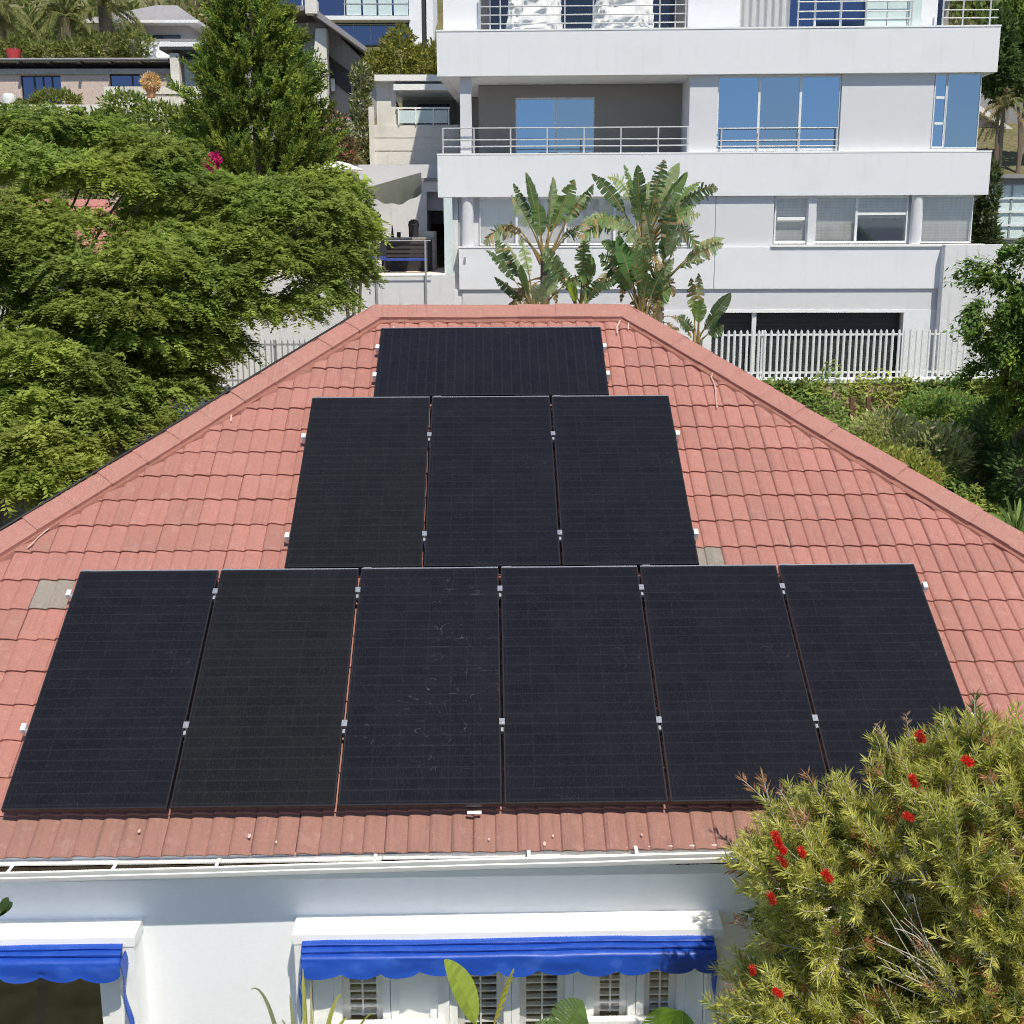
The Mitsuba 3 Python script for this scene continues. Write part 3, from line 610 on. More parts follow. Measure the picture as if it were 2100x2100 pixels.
# roof terrace storey
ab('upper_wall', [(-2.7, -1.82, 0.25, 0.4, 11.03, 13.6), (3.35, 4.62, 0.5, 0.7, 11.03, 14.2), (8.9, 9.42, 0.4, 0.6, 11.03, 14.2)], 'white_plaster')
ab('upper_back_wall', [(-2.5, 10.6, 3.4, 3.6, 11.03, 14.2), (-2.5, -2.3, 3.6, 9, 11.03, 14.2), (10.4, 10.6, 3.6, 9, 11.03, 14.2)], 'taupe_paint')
ab('upper_roof', [(-2.9, 10.9, 2.2, 9.2, 14.2, 14.5)], 'white_plaster')
m = MB(AP); xs = np.linspace(4.64, 5.86, 60); yy = 0.62 + 0.05 * np.sin(xs * 34)
vv = np.concatenate([np.stack([xs, yy, 0 * xs + z], -1) for z in (11.05, 13.6)]); m.add(vv, [(i, i + 1, 61 + i, 60 + i) for i in range(59)]); m.put(apt + '__curtain', 'curtain', 40)
awin((7.0, 7.68), 5.95, 8.7, 11.05, 13.6, 3.2, 'blue_glass', 0.06); awin((0.2, 1.6), -1.7, 3.3, 11.05, 13.6, 3.2, 'dark_glass', 0.06); awin((10.0,), 9.5, 10.4, 11.05, 13.6, 3.2, 'dark_glass', 0.06)
for p, q in ((7.62, 8.14), (8.16, 8.62), (8.64, 8.98)): MB(AP).box(p + 0.0, q, 0.205, 0.225, 11.05, 12.9).put(apt + '__glass_screen', 'frosted_glass')
# storey 1
ab('wall', [(3.5, 4.13, 0.10, 0.35, 6.6, 7.87), (4.145, 5.60, 0.10, 0.35, 6.6, 7.87), (-2.75, -2.40, 0.30, 0.55, 5.0, 7.87), (-2.39, -1.86, 0.34, 0.6, 6.6, 7.87), (8.985, 9.325, 0.30, 0.5, 6.6, 7.87)], 'wall_paint')
ab('wall', [(-2.75, -2.31, 0.10, 0.5, 2.8, 5.55), (-2.3, 4.13, 0.04, 0.3, 2.8, 5.02), (9.0, 10.9, 0.04, 0.3, 2.8, 5.02)], 'band_paint')
for a, b, r_ in ((-2.15, 0.2, 0.15), (9.18, 0.16, 0.135)):
    MB(AP).cyl(a, b, 6.64, 7.86, r_, 24).put(apt + '__column', 'wall_paint', 40)
awin((-0.9, 0.35, 1.6), -1.85, 3.5, 6.66, 7.86, 0.30, 'pane_glass', 0.05, back='curtain')
awin((), 5.64, 6.47, 6.68, 7.86, 0.22, 'pane_glass', 0.07, back='blind_cloth'); awin((7.70,), 6.66, 8.98, 6.68, 7.86, 0.24, 'pane_glass', 0.06, back='blind_cloth')
m = MB(AP); m.box(5.71, 6.40, 0.18, 0.25, 7.26, 7.34); m.box(7.73, 8.92, 0.20, 0.27, 7.38, 7.44); m.put(apt + '__transom', 'white_gloss')
MB(AP).box(7.76, 8.90, 0.30, 0.315, 6.70, 7.30).put(apt + '__dark_window', 'dark_glass')
MB(AP).box(6.47, 6.66, 0.10, 0.35, 6.66, 7.86).put(apt + '__pier', 'wall_paint')
awin((), 9.33, 10.6, 6.68, 7.86, 0.24, 'pane_glass', 0.04, back='blind_cloth')
# garage opening
ab('garage_wall', [(4.0, 4.14, 0.3, 6, 2.9, 5.02), (9.0, 9.15, 0.3, 6, 2.9, 5.02), (4.0, 9.15, 6, 6.2, 2.9, 5.02), (4.0, 9.15, 0.33, 6, 5.02, 5.1)], 'taupe_paint')
for i, z in enumerate(np.arange(2.85, 5.0, 0.115)):
    MB(AP).box(4.15, 8.98, 0.42 - 0.012 * (i % 2), 0.46, z, z + 0.108).put(apt + '__garage_slat', 'dark_metal')
ab('garage_post', [(5.16, 5.27, 0.10, 0.21, 3.4, 4.95)], 'rail_white')
ab('vent_light', [(-2.24, -2.19, -0.06, 0.0, 6.28, 6.38), (10.62, 10.68, -0.05, 0.0, 6.03, 6.12)], 'steel_grey')
# covered furniture on the roof terrace
def cover(a0, a1, b0, b1, z0, z1, label, seed):
    r = np.random.default_rng(seed); n = 64; k = 26
    P = []
    for j in range(k):
        t = j / (k - 1)
        for i in range(n):
            g = 2 * np.pi * i / n; c, s = math.cos(g), math.sin(g)
            e = 0.55; X = np.sign(c) * abs(c) ** e; Y = np.sign(s) * abs(s) ** e
            w = (1.0 if t < 0.7 else 1 - ((t - 0.7) / 0.3) ** 2 * 0.85) * (1 + 0.06 * math.sin(5 * g + seed) * (1 - t))
            lean = 0.18 * t
            P.append(((a0 + a1) / 2 + lean * (a1 - a0) * 0.3 + X * w * (a1 - a0) / 2 * (1 - 0.25 * t), (b0 + b1) / 2 + Y * w * (b1 - b0) / 2 * (1 - 0.2 * t), z0 + (z1 - z0) * min(1, t * 1.25) * (1 + 0.06 * math.sin(3 * g + seed))))
    P = nums(P); P += (np.abs(meshkit.fbm(P * 4.5, 3, seed) - 0.5)[:, None] - 0.1) * nums((0.25, 0.55, 0.12))
    f = [(j * n + i, j * n + (i + 1) % n, (j + 1) * n + (i + 1) % n, (j + 1) * n + i) for j in range(k - 1) for i in range(n)]
    P = np.vstack([P, P[-n:].mean(0)]); f += [((k - 1) * n + i, (k - 1) * n + (i + 1) % n, len(P) - 1, len(P) - 1) for i in range(n)]
    put('covered_furniture', (AP(P), np.array(f)), 'cover_cloth', 50, label=label, category='covered furniture', group='covered furniture on the roof terrace')
cover(-1.25, 0.25, 0.45, 1.4, 11.03, 12.95, 'slumped white dust cover over furniture on the roof terrace, nearer the left end', 3)
cover(0.9, 2.6, 0.45, 1.5, 11.03, 12.9, 'broad white dust cover over furniture on the roof terrace, right of the other cover', 5)

for a0, a1, lb in ((-1.85, -0.85, 'left'), (1.25, 3.2, 'right')):
    t = thing('balcony_sofa', 'low dark cushioned sofa on the shaded balcony, ' + lb + ' of the sliding door', 'sofa', 'sofas on the balcony')
    MB(AP).box(a0, a1, 1.1, 1.9, 8.12, 8.62, 0.04).put(t + '__seat', 'dark_wood'); MB(AP).box(a0, a1, 1.7, 1.95, 8.62, 9.02, 0.04).put(t + '__backrest', 'dark_wood')
# balcony chairs in the shaded balcony
for i, a in enumerate((-0.35, 0.45)):
    t = thing('balcony_chair', ('left', 'right')[i] + ' dark chair standing in front of the balcony sliding door', 'chair')
    m = MB(AP); m.box(a, a + 0.5, 1.0, 1.5, 8.52, 8.57); m.put(t + '__seat', 'dark_wood'); m = MB(AP); m.box(a, a + 0.5, 1.46, 1.51, 8.57, 9.02); m.put(t + '__backrest', 'dark_wood')
    for p, q in ((0.02, 1.02), (0.44, 1.02), (0.02, 1.46), (0.44, 1.46)): MB(AP).box(a + p, a + p + 0.04, q, q + 0.04, 8.12, 8.52).put(t + '__leg', 'dark_wood')

# ------------------------------------------------------------------ fence and retaining wall in front of the flats
def wall_line(y0): return lambda v: np.stack([v[:, 0], y0 - (v[:, 0] - 5.0) * 0.0 + v[:, 1], v[:, 2]], -1)
MB().box(-9, 17, 20.0, 20.3, 1.0, 3.60).put('retaining_wall', 'pink_stone', label='pink stone retaining wall with creepers below the white fence', category='wall')
MB().box(2.0, 17, 19.95, 20.36, 3.602, 3.70, 0.01).put('wall_coping', 'white_plaster', label='white coping strip on the retaining wall under the white fence', category='coping')
def palisade(name, x0, x1, z0, z1, y, step, posts, mat, label, tip=0.05, flip=1, wd=0.062):
    t = thing(name, label, 'fence')
    for x in np.arange(x0, x1, step):
        jx = rng.normal(0, 0.004); w2 = wd / 2; d = 0.018
        prof = [(x + jx - w2, y), (x + jx - w2 * 0.4, y - d), (x + jx + w2 * 0.4, y - d), (x + jx + w2, y), (x + jx + w2 * 0.4, y - d + .004), (x + jx - w2 * 0.4, y - d + .004)]
        n = 6; P = []
        for z, k in ((z0, 1), (z1 - tip, 1), (z1, 0.15)):
            c = x + jx; P += [(c + (a - c) * k, b, z) for a, b in prof]
        f = [(q * 6 + i, q * 6 + (i + 1) % 6, (q + 1) * 6 + (i + 1) % 6, (q + 1) * 6 + i) for q in range(2) for i in range(6)]
        put(t + '__pale', (nums(P), np.array(f)), mat)
    for z in (z0 + 0.10, z1 - 0.14):
        MB().box(x0 - 0.05, x1, y + 0.002, y + 0.03, z, z + 0.045).put(t + '__rail', mat)
    for p in posts: MB().box(p - 0.03, p + 0.03, y + 0.03, y + 0.09, z0, z1 - 0.02).put(t + '__post', mat)
    return t
palisade('palisade_fence', 8.55, 15.6, 3.72, 4.82, 20.05, 0.139, (9.62, 13.02, 16.0), 'rail_white', 'white steel palisade fence on the retaining wall in front of the dark garage')
palisade('palisade_fence', -3.4, 0.6, 3.72, 4.74, 19.2, 0.125, (-3.3, -1.32, 0.5), 'steel_grey', 'grey spiked fence in front of the white wall left of the roof hip', wd=0.032)
MB().box(-3.6, 1.0, 19.15, 19.4, 2.3, 3.72).put('low_wall', 'weathered_wall', label='low plastered wall under the grey spiked fence', category='wall')

# ------------------------------------------------------------------ terrace left of the flats
tw = MB(); tw.box(-6.0, 2.55, 22.6, 22.9, 2.5, 5.98); tw.put('terrace_wall', 'weathered_wall', label='white plastered retaining wall below the terrace, left of the flats', category='wall')
MB().box(-6.0, 2.3, 22.9, 29.0, 5.6, 5.97).put('terrace_floor', 'peach_paving', kind='structure', label='peach coloured terrace paving')
MB().box(-0.1, 1.62, 28.5, 28.7, 5.97, 8.15).put('garden_wall', 'weathered_wall', label='pale grey wall at the back of the terrace under the shade sail', category='wall')
t = thing('garden_store', 'small store with an open doorway beside the terrace back wall', 'store')
for q in ((2.14, 2.6, 28.5, 28.7, 5.97, 8.4), (1.62, 2.14, 28.5, 28.7, 8.12, 8.4), (1.5, 1.62, 28.71, 31.5, 5.97, 8.4), (2.6, 2.75, 28.5, 31.5, 5.97, 8.4), (1.62, 2.6, 31.4, 31.5, 5.97, 8.4)): MB().box(*q).put(t + '__wall', 'weathered_wall')
MB().box(1.45, 2.8, 28.45, 31.6, 8.4, 8.5).put(t + '__roof', 'slate_roof')
MB().box(-0.62, 2.35, 29.0, 29.3, 7.6, 8.90).put('parapet_wall', 'wall_paint', label='pale grey parapet wall above the shade sail', category='wall')
MB().box(1.4, 1.9, 26.6, 28.4, 6.0, 7.02).put('white_planter', 'white_gloss', label='low white block beside the dark doorway on the terrace', category='planter')
m = MB(AP); m.box(-2.74, -2.53, 0.0, 0.25, 5.95, 7.85); m.put('glass_pillar', 'frosted_glass', label='pale green glass pillar screen between terrace and flats', category='screen')
# shade sail with a sagging far edge
N = 14; s_, t_ = np.meshgrid(np.linspace(0, 1, N), np.linspace(0, 1, N), indexing='ij')
cA, cB, cC, cD = nums((0.30, 24.0, 8.08)), nums((1.72, 24.0, 8.46)), nums((1.56, 27.2, 8.05)), nums((0.16, 27.2, 7.93))
P = ((1 - s_) * (1 - t_))[..., None] * cA + (s_ * (1 - t_))[..., None] * cB + (s_ * t_)[..., None] * cC + ((1 - s_) * t_)[..., None] * cD
P[..., 2] -= 0.24 * np.sin(np.pi * s_) * t_ ** 2 + 0.10 * np.sin(np.pi * s_) * np.sin(np.pi * t_) - 0.03 * np.sin(s_ * 19) * t_
f = [(i * N + j, i * N + j + 1, (i + 1) * N + j + 1, (i + 1) * N + j) for i in range(N - 1) for j in range(N - 1)]
v = P.reshape(-1, 3); put('shade_sail', (np.vstack([v, v + [0, 0, 0.006]]), np.array(f + [tuple(N * N + i for i in q[::-1]) for q in f])), 'sail_cloth', True, label='sagging grey green shade sail over the terrace', category='shade sail')
t = thing('terrace_railing', 'thin grey metal railing along the terrace edge', 'railing')
for x in (0.66, 1.86): MB().box(x - 0.022, x + 0.022, 22.5, 22.55, 5.0, 6.80).put(t + '__post', 'steel_grey')
for z in (6.80, 5.97): MB().tube([(-0.9, 22.52, z), (2.0, 22.52, z)], [0.016, 0.016], 6).put(t + '__bar', 'steel_grey', 40)
t = thing('outdoor_counter', 'dark outdoor counter with a pale edge on the terrace', 'counter')
MB().box(0.42, 1.9, 25.85, 26.5, 6.80, 6.86).put(t + '__worktop', 'stone_grey'); MB().box(0.5, 1.85, 25.95, 26.45, 5.97, 6.80).put(t + '__base', 'dark_metal')
t = thing('kettle_barbecue', 'black round barbecue on the terrace counter in front of the pale wall', 'barbecue')
MB().lathe(1.37, 26.2, [(0.0, 6.86), (0.13, 6.87), (0.135, 7.1), (0.14, 7.12), (0.15, 7.2), (0.12, 7.29), (0.05, 7.33), (0, 7.335)], 20).put(t + '__drum', 'dark_metal', 40); MB().box(1.33, 1.41, 26.0, 26.05, 7.18, 7.2).put(t + '__handle', 'steel_grey')
MB().lathe(0.80, 26.1, [(0.0, 6.86), (0.045, 6.865), (0.04, 6.9), (0.012, 7.17), (0, 7.19)], 14).put('dark_cone', 'dark_metal', 40, label='small dark pointed garden lantern on the terrace counter', category='lantern')
MB().lathe(0.975, 26.1, [(0.0, 6.86), (0.05, 6.86), (0.055, 6.99), (0.045, 7.0), (0.04, 6.97), (0, 6.97)], 14).put('dark_pot', 'dark_metal', 40, label='small dark pot next to the pointed lantern on the counter', category='pot')
MB().lathe(0.52, 26.1, [(0.0, 6.86), (0.03, 6.86), (0.035, 6.95), (0.016, 7.0), (0.014, 7.05), (0, 7.05)], 12).put('dark_bottle', 'dark_metal', 40, label='dark bottle at the left end of the terrace counter', category='bottle')
t = thing('slatted_bench', 'long dark slatted bench on the terrace behind the railing', 'bench')
for i, z in enumerate((6.36, 6.47, 6.58, 6.69)): MB().box(0.72, 1.80, 24.98, 25.02, z, z + 0.07).put(t + '__slat', 'dark_wood')
for x in (0.74, 1.74): MB().box(x, x + 0.05, 25.02, 25.07, 5.97, 6.76).put(t + '__leg', 'dark_wood')
MB().box(0.72, 1.80, 24.5, 24.97, 6.28, 6.33).put(t + '__seat', 'blue_cushion')
t = thing('terrace_chair', 'small chair with a blue seat on the terrace by the tree', 'chair')
MB().box(0.32, 0.74, 24.3, 24.7, 6.30, 6.38).put(t + '__seat', 'blue_cushion'); MB().box(0.32, 0.74, 24.68, 24.72, 6.38, 6.74).put(t + '__backrest', 'dark_metal')
for x, y in ((0.33, 24.31), (0.70, 24.31), (0.33, 24.67), (0.70, 24.67)): MB().box(x, x + 0.03, y, y + 0.03, 5.97, 6.30).put(t + '__leg', 'dark_metal')
t = thing('white_parasol', 'low white canopy edge showing above the feathery tree', 'parasol')
MB().lathe(-0.42, 24.8, [(0.0, 8.78), (0.25, 8.72), (0.62, 8.56), (0.60, 8.55), (0.2, 8.68), (0, 8.73)], 10).put(t + '__canopy', 'white_gloss'); MB().cyl(-0.42, 24.8, 5.97, 8.75, 0.025, 8).put(t + '__pole', 'rail_white')

# ------------------------------------------------------------------ houses up the slope
def house_thing(name, label): return thing(name, label, 'house')
def hb(root, key, bs, mat):
    for q in bs: MB().box(*q).put(root + '__' + key, mat)
def hwin(root, x0, x1, y, z0, z1, cells, glass='dark_glass', fm='dark_metal', fr=0.05):
    k = numbered(root + '__window'); es = [x0] + list(cells) + [x1]; m = MB()
    m.box(x0, x1, y - 0.05, y + 0.02, z1 - fr, z1); m.box(x0, x1, y - 0.05, y + 0.02, z0, z0 + fr)
    for e in es: m.box(max(x0, e - fr / 2), min(x1, e + fr / 2), y - 0.055, y + 0.02, z0 + fr, z1 - fr)
    m.put(k + '__frame', fm)
    for p, q in zip(es[:-1], es[1:]): MB().box(p + .01, q - .01, y - 0.012, y - 0.004, z0 + .01, z1 - .01).put(k + '__pane', glass)
# cream house left of the flats
h = house_thing('cream_house', 'narrow cream house with a balcony between the flats and the creeper')
hb(h, 'wall', [(-0.10, 2.6, 30.0, 36, 7.6, 10.08), (0.14, 0.70, 30.0, 30.3, 10.08, 11.28), (0.70, 2.6, 33.0, 36, 10.08, 11.28), (-0.10, 0.05, 29.9, 30.1, 8.0, 10.58)], 'cream_paint')
for i, z in enumerate((8.95, 9.35, 9.72)): hb(h, 'weatherboard', [(-0.08, 2.55, 29.97, 30.0, z, z + 0.34)], 'cream_paint')
hb(h, 'roof_slab', [(0.12, 2.6, 29.7, 36.2, 11.28, 11.45)], 'white_gloss'); hb(h, 'canopy', [(0.66, 2.55, 29.75, 31.8, 11.03, 11.2)], 'white_gloss')
hb(h, 'recess_wall', [(0.72, 2.4, 32.6, 32.7, 10.1, 11.02)], 'taupe_paint'); hwin(h, 1.2, 2.2, 32.58, 10.12, 10.9, (1.7,), 'dark_glass')
k = h + '__railing'
for x in (0.78, 1.28, 1.80, 2.25): MB().box(x - .02, x + .02, 29.92, 29.96, 10.08, 10.55).put(k + '__post', 'white_gloss')
MB().box(0.70, 2.3, 29.92, 29.96, 10.52, 10.57).put(k + '__bar', 'white_gloss'); MB().box(0.80, 2.22, 29.945, 29.955, 10.12, 10.48).put(k + '__glass_panel', 'frosted_glass')
# brown flat-roofed house at the left
h = house_thing('brown_house', 'low brown house with flat roof and dark rafters at upper left')
hb(h, 'wall', [(-20, -14.95, 43.2, 50, 10.5, 13.26), (-13.38, -11.46, 43.2, 50, 10.5, 13.26), (-10.2, -8.9, 43.2, 50, 10.5, 13.26), (-14.95, -13.38, 43.2, 50, 10.5, 11.7), (-14.95, -13.38, 43.2, 50, 13.02, 13.26), (-11.46, -10.2, 43.2, 50, 10.5, 12.6), (-11.46, -10.2, 43.2, 50, 13.07, 13.26)], 'brown_paint')
hb(h, 'lintel_band', [(-20, -9.0, 43.1, 43.2, 13.06, 13.25)], 'stone_grey')
hb(h, 'roof', [(-20, -8.7, 42.85, 50, 13.53, 13.62)], 'stone_grey'); hb(h, 'fascia', [(-20, -8.7, 42.80, 42.85, 13.49, 13.56)], 'dark_metal'); hb(h, 'soffit', [(-20, -8.7, 42.85, 43.2, 13.50, 13.525)], 'white_plaster')
for x in np.arange(-19.6, -9.0, 1.18): hb(h, 'rafter', [(x, x + 0.10, 42.7, 43.2, 13.40, 13.495)], 'dark_wood')
hwin(h, -14.95, -13.38, 43.35, 11.7, 13.02, (-14.45, -14.1, -13.75), 'blue_glass'); hwin(h, -11.46, -10.2, 43.35, 12.58, 13.06, (-10.6,), 'blue_glass')
hb(h, 'column', [(-8.62, -8.28, 41.4, 41.75, 12.0, 13.6)], 'cream_paint')
hb(h, 'porch_roof', [(-8.95, -5.5, 41.3, 46, 13.82, 13.98)], 'white_plaster'); hb(h, 'porch_fascia', [(-8.95, -5.5, 41.25, 46, 13.70, 13.815)], 'dark_metal')
hb(h, 'porch_wall', [(-8.7, -5.5, 43.3, 46, 11.5, 13.7)], 'taupe_paint'); hwin(h, -8.55, -7.0, 43.2, 12.4, 13.6, (-8.05, -7.6), 'frosted_glass', 'stone_grey')
hb(h, 'porch_balustrade', [(-11.15, -7.5, 41.3, 41.6, 12.12, 12.39), (-11.15, -7.5, 41.35, 41.55, 11.2, 12.08)], 'cream_paint')
MB().box(-17, -7.4, 40.0, 40.25, 10.2, 11.62).put('white_garden_wall', 'cream_paint', label='cream garden wall below the brown house', category='wall')
m = MB(); m.lathe(-14.22, 39.8, [(0.0, 11.3), (0.14, 11.32), (0.2, 11.6), (0.24, 11.8), (0.2, 11.95), (0.12, 12.0), (0, 12.0)], 16); m.put('white_urn', 'white_gloss', 40, label='round white urn in front of the brown house window', category='urn')
# grey hip-roofed house
h = house_thing('hip_roofed_house', 'house with a grey hipped roof and white eaves at upper left')
m = MB(); b0, b1, y0, y1, zb, zt = -14.8, -9.6, 51, 57, 16.16, 17.4
m.add([(b0, y0, zb + .12), (b1, y0, zb + .12), (b1, y1, zb + .12), (b0, y1, zb + .12), (-12.2, 54, zt), (-11.2, 54, zt)], [(0, 1, 5, 4), (2, 3, 4, 5), (3, 0, 4, 4), (1, 2, 5, 5)]); m.put(h + '__roof', 'slate_roof')
hb(h, 'eaves', [(b0 - .03, b1 + .03, y0 - .03, y1 + .03, zb, zb + 0.118)], 'white_gloss'); hb(h, 'wall', [(-14.2, -10.2, 51.8, 56.5, 13.5, zb)], 'stone_grey')
hwin(h, -12.4, -10.6, 51.78, 15.35, 15.75, (-11.5,), 'dark_glass')
MB().box(-10.86, -9.70, 46, 47.5, 13.0, 14.66).put('white_outbuilding', 'white_plaster', label='small plain white box building between the brown house and the grey roof', category='outbuilding')
m = MB(); m.box(-12, -7.0, 48, 53, 14.9, 15.05); m.put('flat_roof_house', 'slate_roof', label='dark flat roof behind the white porch', category='roof')
# grey house with the tapered stone fin
h = house_thing('fin_house', 'grey house with a sloping roof and a pale tapered stone fin')
m = MB(); m.prism([(-2.56, 13.9), (-2.2, 13.9), (-2.22, 12.4), (-2.30, 10.5), (-2.62, 10.5), (-2.76, 12.4)], 1, 37.6, 38.2); m.put(h + '__fin', 'cream_paint')
m = MB(); m.prism([(-5.2, 10.0), (-2.3, 10.0), (-2.3, 14.2), (-5.2, 14.1)], 1, 38.2, 38.6); m.put(h + '__front_wall', 'taupe_paint')
m = MB(); m.prism([(-2.3, 9.6), (-0.9, 9.6), (-0.9, 12.85), (-2.3, 14.2)], 1, 38.5, 44.0); m.put(h + '__side_wall', 'stone_grey')
m = MB(); m.prism([(-5.3, 14.20), (-2.78, 14.44), (-0.66, 12.98), (-0.66, 13.14), (-2.70, 14.62), (-5.3, 14.36)], 1, 37.2, 44.5); m.put(h + '__roof', 'slate_roof')
m = MB(); m.box(-2.82, -2.42, 37.0, 37.5, 14.30, 14.74); m.put(h + '__chimney', 'cream_paint')
m = MB(); m.prism([(-2.22, 13.1), (-1.5, 12.55), (-1.5, 12.35), (-2.22, 12.9)], 1, 38.42, 38.5); m.put(h + '__beam', 'dark_wood')
m = MB(); m.prism([(-2.2, 12.85), (-1.5, 12.32), (-1.5, 11.75), (-2.2, 12.3)], 1, 38.44, 38.5); m.put(h + '__window', 'dark_metal')
MB().box(-2.19, -2.05, 38.3, 38.4, 11.9, 12.32).put(h + '__wall_lamp', 'white_gloss')
# blue glazed house
h = house_thing('blue_glazed_house', 'white modern house with blue glass and a glass balcony at the top edge')
hb(h, 'slab', [(-8.5, -0.55, 59.8, 66, 17.66, 17.86), (-8.5, 0.7, 59.8, 66, 20.2, 20.5)], 'white_plaster')
hb(h, 'wall', [(-0.62, 0.02, 59.9, 66, 15, 20.2), (0.28, 0.62, 59.9, 66, 15, 20.2), (-8.5, -0.62, 65, 66, 15, 20.2)], 'white_plaster')
hb(h, 'downpipe', [(0.03, 0.27, 60.1, 60.3, 15, 20.2)], 'dark_metal')
hwin(h, -8.4, -4.0, 60.5, 17.9, 20.1, (-6.2,), 'blue_glass', 'rail_white'); hwin(h, -3.9, -0.65, 62.2, 17.9, 20.1, (-2.8, -1.7), 'blue_glass', 'rail_white'); hwin(h, -8.4, -0.7, 60.8, 14.8, 17.6, (-5, -3.6, -2.7, -1.9), 'blue_glass', 'stone_grey')
for p, q in ((-3.85, -3.1), (-3.0, -2.3), (-2.2, -1.5), (-1.4, -0.66)): MB().box(p, q, 59.9, 59.92, 17.9, 18.75).put(h + '__balcony_glass', 'frosted_glass')
hb(h, 'handrail', [(-4.0, -0.6, 59.88, 59.95, 18.42, 18.47)], 'steel_grey')
# right side
h = house_thing('gabled_house', 'brown plastered house with a sloping roof edge right of the flats')
m = MB(); m.prism([(20.5, 8.0), (26, 8.0), (26, 8.6), (23.9, 9.9), (22.05, 11.1), (20.5, 12.1)], 1, 40, 48); m.put(h + '__wall', 'brown_paint')
m = MB(); m.prism([(20.3, 12.25), (22.05, 11.12), (24.0, 9.88), (26.2, 8.5), (26.2, 8.7), (24.0, 10.08), (22.05, 11.32), (20.3, 12.45)], 1, 39.7, 48.3); m.put(h + '__roof_edge', 'cream_paint')
m = MB(); m.prism([(20.3, 12.46), (26.3, 8.75), (26.3, 11.5), (23.5, 13.2), (20.3, 14.2)], 1, 40.5, 49); m.put(h + '__roof', 'slate_roof')
h = house_thing('grey_roofed_house', 'distant house with a pale grey roof beyond the right end of the flats')
m = MB(); m.prism([(29.5, 14.5), (34, 14.2), (34, 16.3), (32.3, 16.2), (30.3, 15.5)], 1, 60, 66); m.put(h + '__roof', 'slate_roof'); hb(h, 'wall', [(30, 34, 60.5, 66, 12, 14.4)], 'white_plaster')
h = house_thing('glazed_annex', 'low annex with greenish glazing at the right edge beside the flats')
hb(h, 'wall', [(18.4, 24, 30.3, 34, 5.5, 8.5)], 'stone_grey'); hb(h, 'roof', [(18.3, 24, 29.9, 34, 8.5, 8.62)], 'slate_roof'); hwin(h, 18.6, 21.5, 30.25, 6.7, 8.35, (19.3, 20.2), 'frosted_glass', 'steel_grey')
for z in (7.1, 7.5, 7.9): hb(h, 'glazing_bar', [(18.6, 21.5, 30.17, 30.2, z, z + 0.05)], 'rail_white')
MB().box(14.8, 20, 23.2, 23.5, 3.4, 6.65).put('side_garden_wall', 'weathered_wall', label='stained white garden wall at the right end of the flats', category='wall')
# a bit of tiled roof behind the feathery tree
h = house_thing('neighbour_house', 'neighbour house with a red tiled roof glimpsed through the feathery tree')
hb(h, 'wall', [(-12, -4.2, 18.6, 24, 2.6, 6.3)], 'cream_paint')
st = slope_tiles((-12.5, 18.3, 6.25), (-3.9, 18.3, 6.25), (-5.2, 20.8, 7.75), (-12.5, 20.8, 7.75), 9)
st.put(h + '__roof', 'roof_tile_2', kind='stuff')
m = MB(); m.add([(-3.9, 18.3, 6.25), (-3.9, 23.5, 6.25), (-5.2, 20.8, 7.75)], [(0, 1, 2)]); m.add([(-3.9, 23.5, 6.25), (-12.5, 23.5, 6.25), (-12.5, 20.8, 7.75), (-5.2, 20.8, 7.75)], [(0, 1, 2, 3)]); m.put(h + '__rear_roof', 'roof_tile_1')
MB().cyl(-4.9, 20.6, 7.5, 8.3, 0.18, 12).put(h + '__chimney', 'brown_paint', 40)

# ------------------------------------------------------------------ vegetation
def rv(r, n):
    v = r.normal(0, 1, (n, 3)); return unit(v)
LEAFK = 1.9
class Foliage:
    """Many small leaves: each a diamond of four corners with its own tint."""
    def __init__(self): self.v, self.c, self.f, self.n = [], [], [], 0
    def leaves(self, P, D, S, L, W, col, bend=0.0):
        n = len(P)
        if n == 0: return
        L = np.broadcast_to(nums(L), (n,))[:, None]; W = np.broadcast_to(nums(W), (n,))[:, None]
        N = np.cross(D, S)
        v = np.stack([P, P + D * L * 0.45 + S * W / 2, P + D * L + N * L * bend, P + D * L * 0.45 - S * W / 2], 1)
        self.v.append(v.reshape(-1, 3)); self.c.append(np.repeat(np.broadcast_to(nums(col), (n, 3)), 4, 0))
        b = self.n + 4 * np.arange(n)[:, None]
        self.f.append(np.concatenate([b + [0, 1, 2], b + [0, 2, 3]])); self.n += 4 * n
    def put(self, key, bsdf='thin_leaf', **lab):
        return put(key, (np.vstack(self.v), np.vstack(self.f)), bsdf, False, color=np.clip(np.vstack(self.c) * LEAFK, 0, 1), **lab)
def perp(D, r):
    return unit(np.cross(D, rv(r, len(D))))
def tint(r, n, base, var=0.25, other=None, p=0.0):
    c = nums(base) * (1 + r.normal(0, var, (n, 1)))
    if other is not None:
        k = r.random((n, 1)) < p; c = np.where(k, nums(other) * (1 + r.normal(0, var, (n, 1))), c)
    return np.clip(c, 0.004, 0.9)
def limb(m, pts, r0, r1, sides=8):
    p = nums(pts); m.tube(p, np.linspace(r0, r1, len(p)), sides)
def bez(a, b, c, n=10):
    t = np.linspace(0, 1, n)[:, None]; a, b, c = map(nums, (a, b, c)); return (1 - t) ** 2 * a + 2 * t * (1 - t) * b + t ** 2 * c

